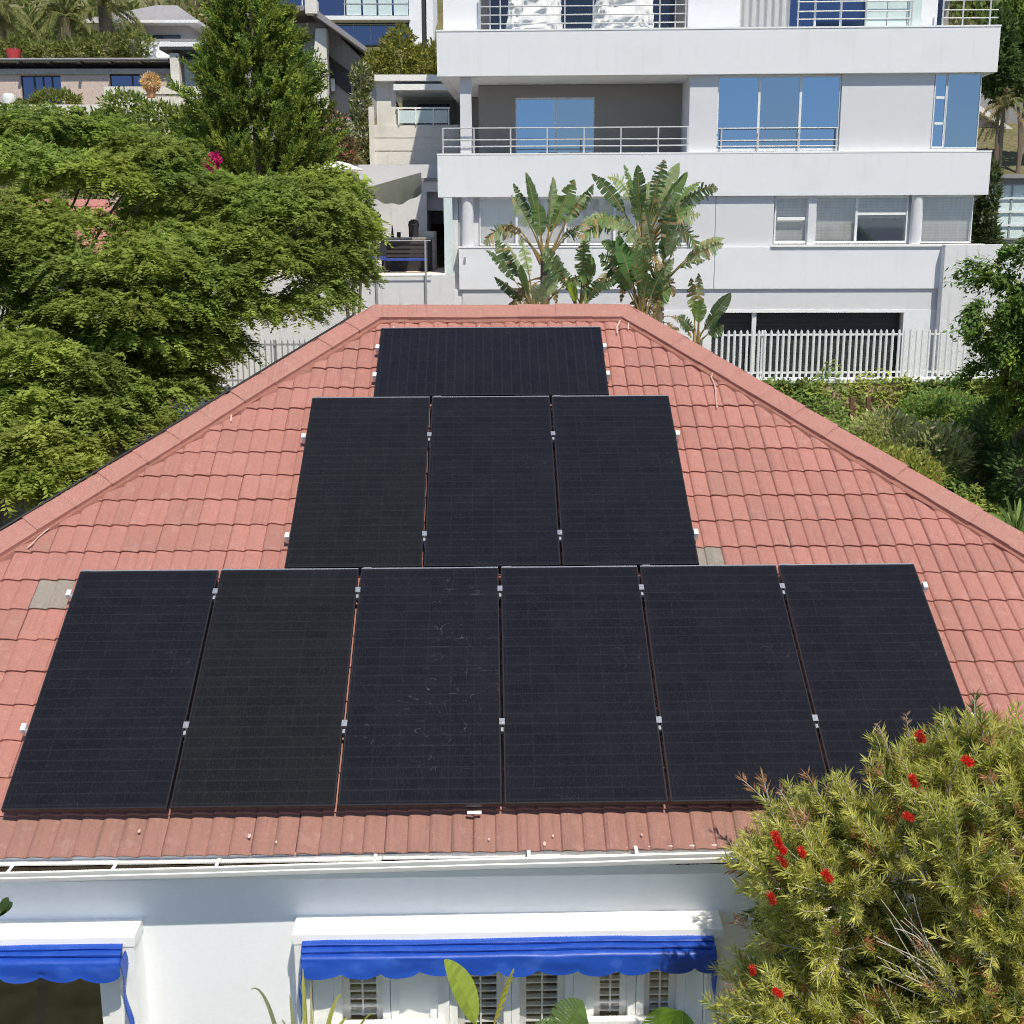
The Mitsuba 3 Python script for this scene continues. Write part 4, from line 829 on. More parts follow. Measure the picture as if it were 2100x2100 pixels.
# --- the big feathery tree at the left: flat pads of drooping pinnate fronds
PADS = [(-4.33, 14, 8.73, .98, .39), (-3.42, 14.5, 8.59, .87, .37), (-2.44, 14, 8.25, .86, .35), (-4.03, 13, 8.04, 1.03, .41), (-3.02, 13, 7.87, .95, .33), (-2.12, 13.5, 7.84, .71, .32), (-1.38, 13.5, 7.63, .62, .28), (-.98, 14, 7.72, .73, .26), (-.17, 14, 7.72, .73, .25), (.5, 14.5, 7.83, .65, .27), (-.37, 13.5, 7.36, .8, .3), (.52, 13.5, 7.27, .71, .35), (.92, 14, 7.1, .48, .47), (.95, 13.8, 6.40, .38, .42), (.62, 13.2, 6.67, .62, .39), (.60, 13, 6.02, .38, .36), (-.03, 12.8, 6.51, .61, .38), (.25, 12.8, 5.85, .3, .18), (-3.91, 12, 7.27, .66, .32), (-3.69, 11.5, 6.8, .65, .36), (-.79, 12.8, 6.93, .69, .34), (-1.5, 12.5, 6.77, .68, .33), (-2.81, 11.2, 6.48, .72, .35), (-2.01, 11.5, 6.55, .81, .36), (-1.16, 12, 6.29, .75, .33), (-2.39, 11, 5.98, .95, .35), (-1.51, 11.6, 5.9, .74, .41), (-.66, 12.3, 5.76, .51, .42), (-1.05, 12.3, 5.25, .38, .40), (-1.43, 11.8, 5.3, .67, .42), (-2.08, 11.2, 5.44, .73, .28), (-3.09, 9.5, 5.37, .59, .28), (-2.62, 9.8, 5.11, .6, .3), (-3.09, 9.2, 4.89, .51, .29), (-2.27, 10.3, 4.78, .54, .3), (-2.6, 9.6, 4.61, .67, .3), (-1.82, 11.2, 4.62, .57, .33), (-1.47, 11.8, 4.58, .38, .38), (-1.85, 10.6, 4.22, .56, .28), (-2.25, 9.6, 4.23, .45, .27), (-2.84, 8.4, 4.43, .42, .25), (-2.52, 8.4, 4.07, .56, .29), (-2.88, 8, 3.94, .41, .35), (-2.34, 8.2, 3.9, .3, .16), (-4.19, 11.8, 6.06, .5, .49), (-3.39, 11.5, 5.59, .66, .33), (-4.3, 12.6, 6.9, .7, .4), (-3.6, 12.2, 6.45, .6, .35), (-2.1, 12.6, 6.9, .5, .25), (-1.5, 12.3, 5.0, .4, .35), (-2.0, 12.0, 4.9, .7, .4), (-3.0, 11.2, 5.0, .7, .5), (-3.4, 10.2, 4.3, .7, .5), (-2.9, 9.0, 3.7, .5, .35), (-3.05, 12.0, 7.22, .38, .14), (-2.7, 15.3, 7.25, .6, .4), (-2.0, 15.6, 7.15, .7, .4), (-1.2, 15.5, 7.1, .6, .35), (-2.3, 16.4, 7.3, .8, .4), (-5.2, 13.2, 8.2, 1.0, .5), (-5.0, 11.5, 6.8, .9, .5), (-4.4, 9.8, 5.4, .8, .5), (-4.2, 8.2, 4.4, .7, .45)]
tr = np.random.default_rng(21)
ft = thing('feathery_tree', 'large spreading tree with flat pads of feathery yellow green foliage left of the roof', 'tree')
fo = Foliage()
for (x, y, z, rx, rz) in PADS:
    n = int(430 * rx * (rz + 0.40) / 0.5)
    d = rv(tr, n); d[:, 2] = np.abs(d[:, 2]) * 1.0 - 0.25; d = unit(d)
    rad = tr.uniform(0.40, 1.0, n)[:, None] ** 0.7
    P = nums((x, y, z)) + d * rad * [rx, max(0.6, rx * 0.9), rz]
    P[:, 2] += (meshkit.noise(P * 2.4, 3) - 0.5) * 0.28; P[:, :2] += tr.normal(0, 0.07, (n, 2))
    D = unit(d * [1, 1, 0.35] + tr.normal(0, 0.35, (n, 3)) + [0, 0, 0.10])
    L = tr.uniform(0.18, 0.34, n)
    S = unit(np.cross(D, [0, 0, 1.0]) + tr.normal(0, 0.15, (n, 3)))
    m = 8
    t = np.linspace(0.12, 1, m)
    pos = P[:, None] + D[:, None] * (t * L[:, None])[..., None]; pos[..., 2] -= (t ** 2 * L[:, None]) * 0.55
    warm = np.clip(meshkit.fbm(P * 0.8, 3, 6) * 1.6 - 0.4, 0, 1)[:, None]
    col = (nums((0.125, 0.160, 0.036)) * (1 - warm) + nums((0.185, 0.198, 0.044)) * warm) * (1 + tr.normal(0, 0.18, (n, 1))) * tr.uniform(1.05, 1.42) * nums((tr.uniform(0.88, 1.0), 1.0, tr.uniform(0.9, 1.15)))
    for sg in (-1, 1):
        Dl = unit(S[:, None] * sg * 0.85 + D[:, None] * 0.55 - nums((0, 0, 1)) * tr.uniform(0.1, 0.6, (n, m, 1)) + tr.normal(0, 0.12, (n, m, 3)))
        Sl = unit(np.cross(Dl, tr.normal(0, 0.4, (n, m, 3)) + [0, 0, 1.0]))
        Ll = (L[:, None] * (0.36 - 0.18 * (t - 0.4) ** 2)) * tr.uniform(0.8, 1.15, (n, m))
        fo.leaves(pos.reshape(-1, 3), Dl.reshape(-1, 3), Sl.reshape(-1, 3), Ll.reshape(-1), Ll.reshape(-1) * 0.48, np.repeat(col, m, 0) * tr.uniform(0.8, 1.2, (n * m, 1)), -0.15)
fo.put(ft + '__crown', kind='stuff')
tk = MB(); base = nums((-4.9, 11.2, 0)); fork = nums((-4.5, 11.4, 3.2))
limb(tk, bez(base, (-4.9, 11.3, 1.6), fork), 0.26, 0.20, 12); tk.put(ft + '__trunk', 'bark', 40)
for (x, y, z, rx, rz) in PADS:
    if rx < 0.40: continue
    b = MB(); mid = (fork + nums((x, y, z))) / 2 + nums((0, 0, 0.5 + 0.3 * tr.random()))
    q = bez(fork, mid, (x, y, z - 0.05), 12); q += np.cumsum(tr.normal(0, 0.025, q.shape), 0) * np.linspace(0, 1, 12)[:, None] * np.linspace(1, 0, 12)[:, None] * 4
    limb(b, q, 0.06, 0.010, 6); b.put(ft + '__branch', 'bark', 40)

# --- generic bushy crowns of small leaves
def bush(fol, cen, rad, n, L, W, col, r, var=0.25, other=None, p=0.0, up=0.3, lump=0.35, inner=0.45):
    d = rv(r, n); cen, rad = nums(cen), nums(rad)
    k = 1 - lump + 2 * lump * meshkit.fbm(d * 2.2 + cen, 3, 5)
    P = cen + d * (r.uniform(inner, 1.0, n) ** 0.6 * k)[:, None] * rad
    D = unit(d + r.normal(0, 0.6, (n, 3)) + [0, 0, up]); S = unit(np.cross(D, d * .5 + [0, -.2, .6] + r.normal(0, .5, (n, 3))))
    fol.leaves(P, D, S, L * r.uniform(0.7, 1.3, n), W * r.uniform(0.7, 1.3, n), tint(r, n, col, var, other, p), -0.1)
def shrub(name, label, cat, blobs, n, L, W, col, seed, other=None, p=0.0, stem=True, bsdf='thin_leaf', group=None):
    r = np.random.default_rng(seed); t = thing(name, label, cat, group); fo = Foliage()
    tot = sum(q[3] * q[5] + q[3] * q[4] for q in blobs)
    for q in blobs: bush(fo, q[:3], q[3:6], int(n * (q[3] * q[5] + q[3] * q[4]) / tot), L, W, col, r, 0.28, other, p)
    fo.put(t + '__foliage', bsdf, kind='stuff')
    if stem:
        m = MB(); q0 = nums(blobs[0][:3]); x = np.mean([q[0] for q in blobs]); y = np.mean([q[1] for q in blobs]); g = min(float(ground(x, y)), min(q[2] - q[5] for q in blobs))
        for q in blobs[:6]: limb(m, bez((x, y, g - 0.1), (x + .1, y, (g + q[2]) / 2), q[:3]), 0.07, 0.02, 6)
        m.put(t + '__stem', 'bark', 40)
    return t

# --- conifer: upswept branches carrying shoots
cr = np.random.default_rng(31)
ct = thing('conifer_tree', 'tall dense dark green conifer with upswept branch tips behind the feathery tree', 'tree')
cf = Foliage(); cx, cy, cz0, cz1 = -3.05, 28.0, 5.2, 14.6
limb_m = MB(); limb(limb_m, [(cx, cy, cz0 - 0.5), (cx, cy, 9), (cx, cy, cz1)], 0.22, 0.03, 10); limb_m.put(ct + '__trunk', 'bark', 40)
def cone_r(z): return np.interp(z, [6.5, 8.2, 9.5, 11, 12.5, 13.6, 14.8], [1.7, 2.2, 1.95, 1.42, 0.90, 0.48, 0.05])
br = MB()
for z in np.arange(7.2, 14.9, 0.19):
    nb = 15
    for k in range(nb):
        a = cr.uniform(0, 2 * np.pi); R = cone_r(z) * cr.uniform(0.55, 1.16)
        if R < 0.12: continue
        o = nums((math.cos(a), math.sin(a), 0)); p = bez((cx, cy, z), nums((cx, cy, z - 0.05)) + o * R * 0.6, nums((cx, cy, z + 0.42 * R + 0.12)) + o * R, 8)
        if k < 2: limb(br, p, 0.03, 0.008, 4)
        ns = int(11 + 13 * R)
        tt = cr.uniform(0.35, 1.0, ns) ** 0.7
        i = np.clip(tt * 7, 0, 6.99); i0 = i.astype(int); P = p[i0] + (p[i0 + 1] - p[i0]) * (i - i0)[:, None]
        D = unit(o * 0.8 + [0, 0, 0.7] + cr.normal(0, 0.30, (ns, 3)))
        bt = cr.uniform(0.45, 1.2); shade = bt * tint(cr, ns, (0.120, 0.180, 0.045), 0.22, (0.235, 0.270, 0.050), 0.45)
        q = 11; Ls = cr.uniform(0.22, 0.50, ns) * (0.6 + 0.4 * min(1, R))
        for j in range(q):
            f_ = j / q; Pj = P + D * (Ls * f_)[:, None]; S = perp(D, cr); Dj = unit(D * 0.8 + S * 0.62)
            cf.leaves(Pj, Dj, unit(np.cross(Dj, D * .6 + cr.normal(0, .5, (ns, 3)))), 0.14 * (1.1 - 0.5 * f_), 0.045, shade * cr.uniform(0.8, 1.2, (ns, 1)))
cf.put(ct + '__needles', kind='stuff'); br.put(ct + '__branches', 'bark')

# --- strelitzia clumps behind the ridge: paddle leaves on long stalks, many torn
def paddle(key, base, ctrl, tip, width, torn, r, col, hint=None, blade0=0.5, bsdf='glossy_leaf', n=16, dead=0.0, stalk=None):
    base, ctrl, tip = map(nums, (base, ctrl, tip)); p = bez(base, ctrl, tip, 40); tg = unit(np.gradient(p, axis=0))
    h = unit(nums(hint) if hint is not None else nums((r.normal(0, 0.6), -1, r.normal(0.3, 0.5))))
    i0 = int(40 * blade0); V, F, C = [], [], []
    w0 = 0.016 if width > 0.2 else 0.010
    g = np.arange(5) * 2 * np.pi / 5
    ring = []
    for q in range(40):
        s = unit(np.cross(tg[q], h)); u2 = np.cross(s, tg[q]); rr = w0 * ((1 - 0.8 * q / 39) + (1.3 * (1 - q / 10) if q < 10 and width > 0.2 else 0))
        ring.append(p[q] + rr * (np.cos(g)[:, None] * s + np.sin(g)[:, None] * u2))
    V += list(np.vstack(ring)); C += [nums(stalk if stalk is not None else nums(col) * [1.2, 1.1, 1.2])] * 200
    F += [(q * 5 + j, q * 5 + (j + 1) % 5, (q + 1) * 5 + (j + 1) % 5) for q in range(39) for j in range(5)] + [(q * 5 + j, (q + 1) * 5 + (j + 1) % 5, (q + 1) * 5 + j) for q in range(39) for j in range(5)]
    ts = np.linspace(i0, 39, n + 1)
    def at_(f):
        a = min(int(f), 38); return p[a] + (p[a + 1] - p[a]) * (f - a), tg[a]
    for sg in (-1, 1):
        for k in range(n):
            (a, ta), (b, tb) = at_(ts[k]), at_(ts[k + 1]); fa, fb = k / n, (k + 1) / n
            wa, wb = [width / 2 * (math.sin(math.pi * min(1, f ** 0.85 * 0.95 + 0.04)) ** 0.75) for f in (fa, fb)]
            s = unit(np.cross(ta, h)) * sg; dro = h * 0.35 - nums((0, 0, 0.12))
            if torn: dro = dro * r.uniform(0.5, 1.3) - nums((0, 0, 1)) * r.uniform(0, torn) + ta * r.normal(0, 0.15 * torn)
            ea, eb = a + (s + dro + ta * 0.35) * wa, b + (s + dro + tb * 0.35) * wb
            if torn and r.random() < torn: eb = ea + (eb - ea) * r.uniform(0.35, 0.85)
            c = nums(col) * (1 + r.normal(0, 0.07 + 0.1 * torn)) * (1.0 if sg > 0 else 0.92)
            if dead and r.random() < dead: c = nums((0.26, 0.19, 0.09)) * r.uniform(0.6, 1.2)
            m = len(V); V += [a, b, eb, ea]; C += [c] * 4; F += [(m, m + 1, m + 2), (m, m + 2, m + 3)]
    return put(key, (np.array(V), np.array(F)), bsdf, False, color=np.clip(np.array(C) * LEAFK, 0, 1))
GREEN, DARKG, PALEG = (0.105, 0.165, 0.055), (0.062, 0.100, 0.042), (0.190, 0.240, 0.120)
def strelitzia(label, base, leaves, seed, stem_z=None, extra=0, dead_skirt=0, fan=1.0):
    r = np.random.default_rng(seed); t = thing('strelitzia_plant', label, 'strelitzia', 'strelitzias behind the ridge'); base = nums(base)
    g = float(ground(base[0], base[1])); m = MB(); limb(m, [(base[0] - .08, base[1] + .05, g), (base[0] - .03, base[1], (g + base[2]) / 2), base], 0.10, 0.085, 9); m.put(t + '__trunk', 'bark', 40)
    for q in leaves:
        tx, tz, cx_, cz_, w, torn, dead, col = q
        dy = r.uniform(-0.35, 0.35)
        if cx_ is None: cx_, cz_ = base[0] + (tx - base[0]) * 0.42 + r.normal(0, 0.02), base[2] + (tz - base[2]) * 0.60
        paddle(t + '__leaf', base + [r.normal(0, 0.04), r.normal(0, 0.04), -0.05], (cx_, base[1] + dy * 0.5, cz_), (tx, base[1] + dy, tz), w * 0.86, torn, r, col, blade0=0.42, dead=dead, stalk=(0.27, 0.20, 0.085))
    for k in range(extra):
        a = float(np.clip(r.normal(0, 1.0) * fan, -0.95, 0.85)); Lf = r.uniform(0.9, 1.55); o = nums((math.sin(a), r.uniform(-0.55, 0.55), math.cos(a))); o = unit(o)
        tip = base + o * Lf - [0, 0, max(0, abs(a) - 0.6) * 0.5]; c = base + o * Lf * 0.55 + [0, 0, 0.22]
        paddle(t + '__leaf', base, c, tip, r.uniform(0.16, 0.30), r.choice([0.15, 0.5, 0.9]), r, (GREEN, DARKG, PALEG)[r.integers(3)], blade0=0.42, dead=0.12 * r.random(), stalk=(0.18, 0.15, 0.07))
    for k in range(dead_skirt):
        a = r.uniform(0, 2 * np.pi); o = nums((math.cos(a), math.sin(a) * 0.7, 0)); R = r.uniform(0.25, 0.6)
        b0 = base - [0, 0, r.uniform(0, 0.7)]
        paddle(t + '__leaf', b0, b0 + o * R + [0, 0, r.uniform(0.05, 0.35)], b0 + o * R * 1.5 - [0, 0, r.uniform(0.2, 0.8)], r.uniform(0.16, 0.3), 0.9, r, (0.13, 0.11, 0.055), blade0=0.3, dead=0.6, stalk=(0.16, 0.11, 0.06))
    return t
Q = None
strelitzia('tall strelitzia with an open fan of leaves, left of the clump behind the ridge', (4.38, 14, 6.52), [(3.83, 7.85, Q, Q, .20, .6, 0, DARKG), (4.04, 8.02, Q, Q, .26, .05, 0, DARKG), (4.50, 7.94, Q, Q, .36, .05, 0, PALEG), (4.86, 7.90, Q, Q, .36, .5, .05, GREEN), (5.20, 7.82, 4.86, 7.55, .36, .6, .05, GREEN), (5.08, 7.62, 4.8, 7.5, .36, .6, .1, PALEG), (3.30, 6.82, 3.72, 7.45, .32, .9, .45, PALEG), (3.55, 7.05, 3.85, 7.40, .26, .9, .6, GREEN), (4.94, 6.95, 4.78, 7.3, .24, .9, .2, DARKG), (4.25, 7.5, Q, Q, .34, .1, 0, GREEN), (4.62, 7.65, Q, Q, .34, .3, 0, GREEN)], 41, extra=3, dead_skirt=5, fan=0.6)
strelitzia('tallest tangled strelitzia above the right end of the ridge', (6.10, 14, 6.75), [(5.19, 8.0, 5.72, 7.6, .28, .3, 0, DARKG), (5.42, 7.92, 5.85, 7.98, .36, .8, .05, PALEG), (5.93, 8.12, Q, Q, .30, .1, 0, DARKG), (6.20, 7.86, Q, Q, .38, .1, 0, PALEG), (6.70, 8.18, Q, Q, .34, .1, 0, PALEG), (6.83, 8.02, Q, Q, .30, .1, 0, GREEN), (7.05, 7.3, 6.7, 7.4, .32, .9, .3, PALEG), (5.6, 7.3, Q, Q, .34, .8, .2, GREEN), (7.33, 7.74, 6.86, 7.88, .30, .9, .1, DARKG), (4.94, 6.89, 5.40, 7.45, .34, .9, .25, GREEN), (5.08, 7.15, 5.55, 7.5, .32, .9, .2, GREEN), (6.86, 6.95, 6.80, 7.55, .34, .9, .3, DARKG), (6.98, 6.72, 6.84, 7.35, .30, .9, .4, DARKG), (5.96, 7.66, Q, Q, .36, .4, 0, GREEN), (6.42, 7.75, Q, Q, .34, .3, 0, GREEN)], 42, extra=12, dead_skirt=6, fan=0.8)
strelitzia('tangled middle strelitzia stem with ragged hanging leaves over the ridge', (6.35, 13.8, 6.05), [(6.56, 6.55, Q, Q, .34, .4, 0, GREEN), (5.9, 6.9, Q, Q, .34, .6, 0, DARKG)], 46, extra=18, dead_skirt=6, fan=0.7)
strelitzia('young strelitzia with three broad leaves at the left of the clump', (4.20, 13.6, 5.62), [(3.49, 6.27, 3.95, 5.95, .26, .2, 0, DARKG), (3.94, 6.48, 4.05, 6.1, .32, .0, 0, GREEN), (4.55, 6.28, 4.35, 6.0, .36, .1, 0, PALEG), (4.30, 6.15, Q, Q, .34, .1, 0, PALEG)], 43, extra=5, dead_skirt=3, fan=0.55)
strelitzia('bright green low strelitzia in the middle of the clump', (4.97, 13.7, 5.62), [(4.75, 6.16, Q, Q, .26, .1, 0, (0.17, .25, .03)), (5.21, 6.08, Q, Q, .32, .1, 0, GREEN), (4.63, 6.42, Q, Q, .30, .7, .1, DARKG), (5.09, 6.61, Q, Q, .3, .7, .1, DARKG), (5.35, 6.25, Q, Q, .3, .4, .1, DARKG)], 44, extra=8, dead_skirt=4, fan=0.6)
strelitzia('strelitzia with one large upright green leaf in the middle of the clump', (6.0, 13.5, 5.60), [(5.57, 6.93, 5.85, 6.3, .44, .15, 0, (0.07, .14, .045)), (5.33, 6.53, 5.8, 6.2, .30, .8, .1, DARKG), (6.56, 6.07, 6.25, 5.9, .36, .2, 0, GREEN), (6.36, 6.41, Q, Q, .34, .5, 0, DARKG), (6.1, 6.3, Q, Q, .36, .2, 0, GREEN)], 45, extra=8, dead_skirt=4, fan=0.6)
strelitzia('separate strelitzia standing by the right hip in front of the garage', (7.10, 14, 5.15), [(6.97, 6.22, Q, Q, .26, .8, .4, (0.16, .2, .05)), (7.60, 5.97, 7.30, 5.55, .28, .1, 0, DARKG), (6.70, 5.57, Q, Q, .30, .5, 0, DARKG), (7.09, 6.30, Q, Q, .24, .8, .5, PALEG), (7.05, 5.85, Q, Q, .30, .1, 0, (0.14, .23, .05)), (7.4, 5.6, Q, Q, .32, .3, 0, DARKG), (6.85, 5.45, Q, Q, .3, .4, 0, DARKG), (7.55, 5.4, Q, Q, .3, .4, 0, DARKG)], 47)

# --- bottlebrush at the lower right, close to the camera
bb = thing('bottlebrush_bush', 'large bottlebrush bush with red brush flowers at the lower right in front of the house', 'bush')
b = np.random.default_rng(51); bf = Foliage(); wood = MB()
ROOT = nums((6.35, -1.75, 0.0)); HUB = nums((6.25, -1.35, 2.1))
limb(wood, bez(ROOT, (6.45, -1.7, 1.2), HUB, 12), 0.075, 0.05, 10)
CL = [(5.12, -1.35, 3.45, .24), (5.32, -1.5, 3.40, .28), (5.25, -1.2, 3.15, .26), (5.45, -1.3, 3.64, .24), (5.65, -1.5, 3.62, .28), (5.80, -1.2, 3.86, .20), (5.98, -1.4, 3.84, .28), (6.18, -1.3, 4.05, .26), (6.4, -1.5, 4.0, .32), (6.65, -1.2, 3.85, .32), (6.25, -1.7, 3.85, .36), (5.95, -1.8, 3.70, .30), (6.45, -1.9, 3.5, .36), (6.1, -1.9, 3.35, .30), (6.6, -1.5, 3.1, .4), (6.3, -2.0, 3.0, .34), (6.0, -1.9, 2.85, .3), (5.32, -1.5, 3.02, .22), (5.25, -1.3, 2.78, .22), (5.16, -1.5, 2.60, .26), (5.2, -1.6, 2.45, .34), (5.5, -1.7, 2.50, .3), (5.45, -1.3, 2.85, .26), (5.75, -1.8, 2.55, .34), (6.1, -1.9, 2.45, .36), (6.45, -1.9, 2.6, .38), (5.0, -1.4, 2.25, .36), (5.5, -1.6, 2.15, .36), (6.0, -1.7, 2.1, .4), (6.5, -1.7, 2.2, .4), (6.8, -1.4, 3.6, .34), (6.8, -1.5, 2.9, .4), (5.35, -1.25, 3.35, .22), (6.2, -1.0, 3.3, .4), (6.6, -0.9, 2.6, .5), (5.2, -1.0, 2.4, .3), (6.75, -1.2, 3.95, .28), (5.75, -1.4, 3.02, .26), (5.85, -1.3, 2.78, .28), (5.62, -1.3, 3.30, .24), (6.1, -1.3, 2.62, .3), (5.8, -1.1, 2.4, .3), (6.25, -1.2, 3.0, .3), (5.6, -1.0, 2.65, .3), (5.38, -0.7, 3.22, .22), (5.3, -0.6, 2.9, .22), (5.45, -0.45, 2.75, .2), (5.08, -1.1, 3.25, .12)]
def shoot(P, D, L, r, col, tipcol=None, nl=60, ll=0.075, lw=0.0092):
    Q_ = D + nums((0, 0, -0.15 + 0.4 * r.random())); pts = bez(P, P + D * L * 0.5, P + unit(Q_) * L, 7)
    limb(wood, pts, 0.0055, 0.002, 4)
    t = r.uniform(0.12, 1.0, nl); i = np.clip(t * 6, 0, 5.999); i0 = i.astype(int); X = pts[i0] + (pts[i0 + 1] - pts[i0]) * (i - i0)[:, None]
    Tn = unit(pts[i0 + 1] - pts[i0]); S = perp(Tn, r); Dl = unit(Tn * r.uniform(0.55, 1.1, (nl, 1)) + S * 0.75)
    c = tint(r, nl, col, 0.22)
    if tipcol is not None: c = np.where((t > 0.72)[:, None], tint(r, nl, tipcol, 0.2), c)
    bf.leaves(X, Dl, unit(np.cross(Dl, rv(r, nl))), ll * r.uniform(0.7, 1.2, nl), lw, c, r.uniform(-0.1, 0.1))
    return pts[-1], unit(pts[-1] - pts[-2])
for (x, y, z, R) in CL:
    c = nums((x, y, z)); q = bez(HUB + b.normal(0, .05, 3), (HUB + c) / 2 + [0, 0, -0.1 + 0.25 * b.random()], c - [0, 0, R * 0.4], 9)
    limb(wood, q, 0.016, 0.006, 6)
    for k in range(int(72 * (R / 0.3) ** 2)):
        d = rv(b, 1)[0]; out = unit(c - nums((6.3, -1.3, 2.6)))
        st = c + d * R * b.uniform(0.0, 0.75); Ds = unit(d * 0.8 + out * 0.75 + nums((-0.12, 0, 0.42)) + b.normal(0, 0.25, 3))
        tone = b.random()
        col = nums((0.28, 0.295, 0.075)) * (1 - tone) + nums((0.40, 0.38, 0.115)) * tone
        if b.random() < 0.16: col = nums((0.10, 0.125, 0.035))
        shoot(st, Ds, b.uniform(0.16, 0.30), b, col, (0.30, 0.15, 0.075) if b.random() < 0.09 else None)
for p0, p1 in (((5.74, -1.2, 3.98), (5.60, -1.25, 4.30)), ((5.84, -1.2, 4.05), (5.74, -1.25, 4.34)), ((5.15, -1.3, 3.70), (5.05, -1.3, 3.92)), ((5.38, -1.3, 3.72), (5.32, -1.3, 3.92)), ((5.48, -1.3, 3.75), (5.44, -1.3, 3.95))):
    d = nums(p1) - nums(p0); shoot(nums(p0), unit(d), np.linalg.norm(d), b, (0.24, 0.20, 0.07), (0.30, 0.20, 0.13), 46, 0.045, 0.009)
for k in range(46):   # longer shoots breaking the outline
    x, y, z, R = CL[b.integers(len(CL))]
    if x > 6.3 and z < 3.4: continue
    d = unit(nums((-0.55 + b.normal(0, .3), -0.15 + b.normal(0, .3), 0.75))); shoot(nums((x, y, z)) + d * R * .6, d, b.uniform(0.30, 0.46), b, nums((0.30, 0.31, 0.085)) * b.uniform(.8, 1.15), (0.30, 0.17, 0.09) if b.random() < .25 else None, 70)
for k in range(16):   # bare pale twigs showing through the gap in the middle
    e = nums((b.uniform(5.40, 5.85), -1.88 + b.uniform(-.08, .05), b.uniform(3.05, 3.6))); c0 = nums((5.98, -1.86, 2.85)) + b.normal(0, .04, 3)
    limb(wood, bez(c0, (c0 + e) / 2 + b.normal(0, .07, 3), e, 9), 0.0075 if k < 4 else 0.0045, 0.002, 5)
bf.put(bb + '__foliage', kind='stuff'); wood.put(bb + '__branches', 'pale_bark', 40)
FL = [(5.65, 4.44, 1), (5.95, 4.26, .6), (5.62, 3.98, 1), (5.66, 4.15, .8), (4.91, 3.86, 1), (5.05, 3.78, 1), (4.96, 3.76, .9), (4.97, 3.68, .8), (5.20, 3.63, 1), (4.90, 3.50, 1), (5.85, 3.08, 1), (4.96, 2.92, 1), (4.83, 3.01, .7), (6.16, 2.64, 1)]
for x, z, k in FL:
    ff = Foliage(); ax = unit(nums((-0.45, -0.25, 0.75)) + b.normal(0, 0.3, 3)); c0 = nums((x, -1.78 if k == 1 else -1.7, z)); n = 420
    t = b.uniform(-0.040, 0.040, n); D = np.cross(np.repeat(ax[None], n, 0), rv(b, n)); D = unit(D) + ax * b.uniform(0.1, 0.5, (n, 1)); D = unit(D)
    ff.leaves(c0 + ax * t[:, None], D, unit(np.cross(D, rv(b, n))), (0.022 + 0.009 * b.random()) * b.uniform(0.75, 1.2, n), 0.0038, tint(b, n, (0.42 * b.uniform(.75, 1.1), 0.028, 0.02), 0.15, (0.75, 0.16, 0.09), 0.12))
    ff.put(bb + '__flower')

# --- plants at the foot of the front wall
t = thing('banana_plant', 'broad leaved plant with one folded leaf in front of the middle shutters', 'banana plant'); r = np.random.default_rng(61)
limb(s := MB(), [(3.35, -0.95, 0), (3.36, -0.98, 1.0), (3.34, -1.0, 1.95)], 0.06, 0.04, 10); s.put(t + '__stem', 'leaf_stem' if 'leaf_stem' in scene else 'bark', 40)
BAN = (0.19, 0.24, 0.04)
paddle(t + '__leaf', (3.34, -1.0, 1.9), (3.24, -1.0, 2.35), (3.07, -1.02, 2.66), .19, 0, r, BAN, hint=(0.75, -0.6, 0.4), blade0=.35); paddle(t + '__leaf', (3.34, -1.0, 1.85), (3.36, -1.0, 2.3), (3.50, -1.0, 2.58), .10, .2, r, (0.30, 0.29, 0.05), hint=(1, -0.5, 0.3), blade0=.4)
paddle(t + '__leaf', (3.34, -1.0, 1.8), (3.28, -1.05, 2.05), (3.2, -1.2, 2.15), .3, .2, r, BAN, blade0=.35)
t = thing('banana_plant', 'low plant with a rounded torn leaf left of the right window frame', 'banana plant')
limb(s := MB(), [(3.85, -0.95, 0), (3.83, -0.98, 1.0), (3.84, -1.0, 1.9)], 0.05, 0.035, 10); s.put(t + '__stem', 'bark', 40)
paddle(t + '__leaf', (3.84, -1.0, 1.8), (3.78, -1.02, 2.2), (3.93, -1.1, 2.40), .26, 0, r, (0.13, 0.19, 0.05), hint=(-0.2, -0.8, 0.7), blade0=.3); paddle(t + '__leaf', (3.84, -1.0, 1.8), (3.7, -1.02, 2.1), (3.62, -1.1, 2.24), .26, .2, r, GREEN, hint=(0.2, -0.8, 0.7), blade0=.3)
t = thing('banana_plant', 'plant with two wide glossy green leaves below the right end of the middle awning', 'banana plant')
limb(s := MB(), [(4.5, -0.95, 0), (4.48, -0.98, 1.0), (4.47, -1.0, 1.85)], 0.05, 0.035, 10); s.put(t + '__stem', 'bark', 40)
paddle(t + '__leaf', (4.47, -1.0, 1.85), (4.36, -1.05, 2.15), (4.43, -1.1, 2.36), .34, .0, r, (0.13, 0.21, 0.03), hint=(0.3, -0.8, 0.6), blade0=.25); paddle(t + '__leaf', (4.49, -1.0, 1.85), (4.56, -1.05, 2.15), (4.55, -1.1, 2.33), .26, .0, r, (0.10, 0.18, 0.03), hint=(-0.4, -0.8, 0.6), blade0=.25)
t = thing('strap_leaved_plant', 'thin strap leaves and a yellow stalk before the wide awning left end', 'plant')
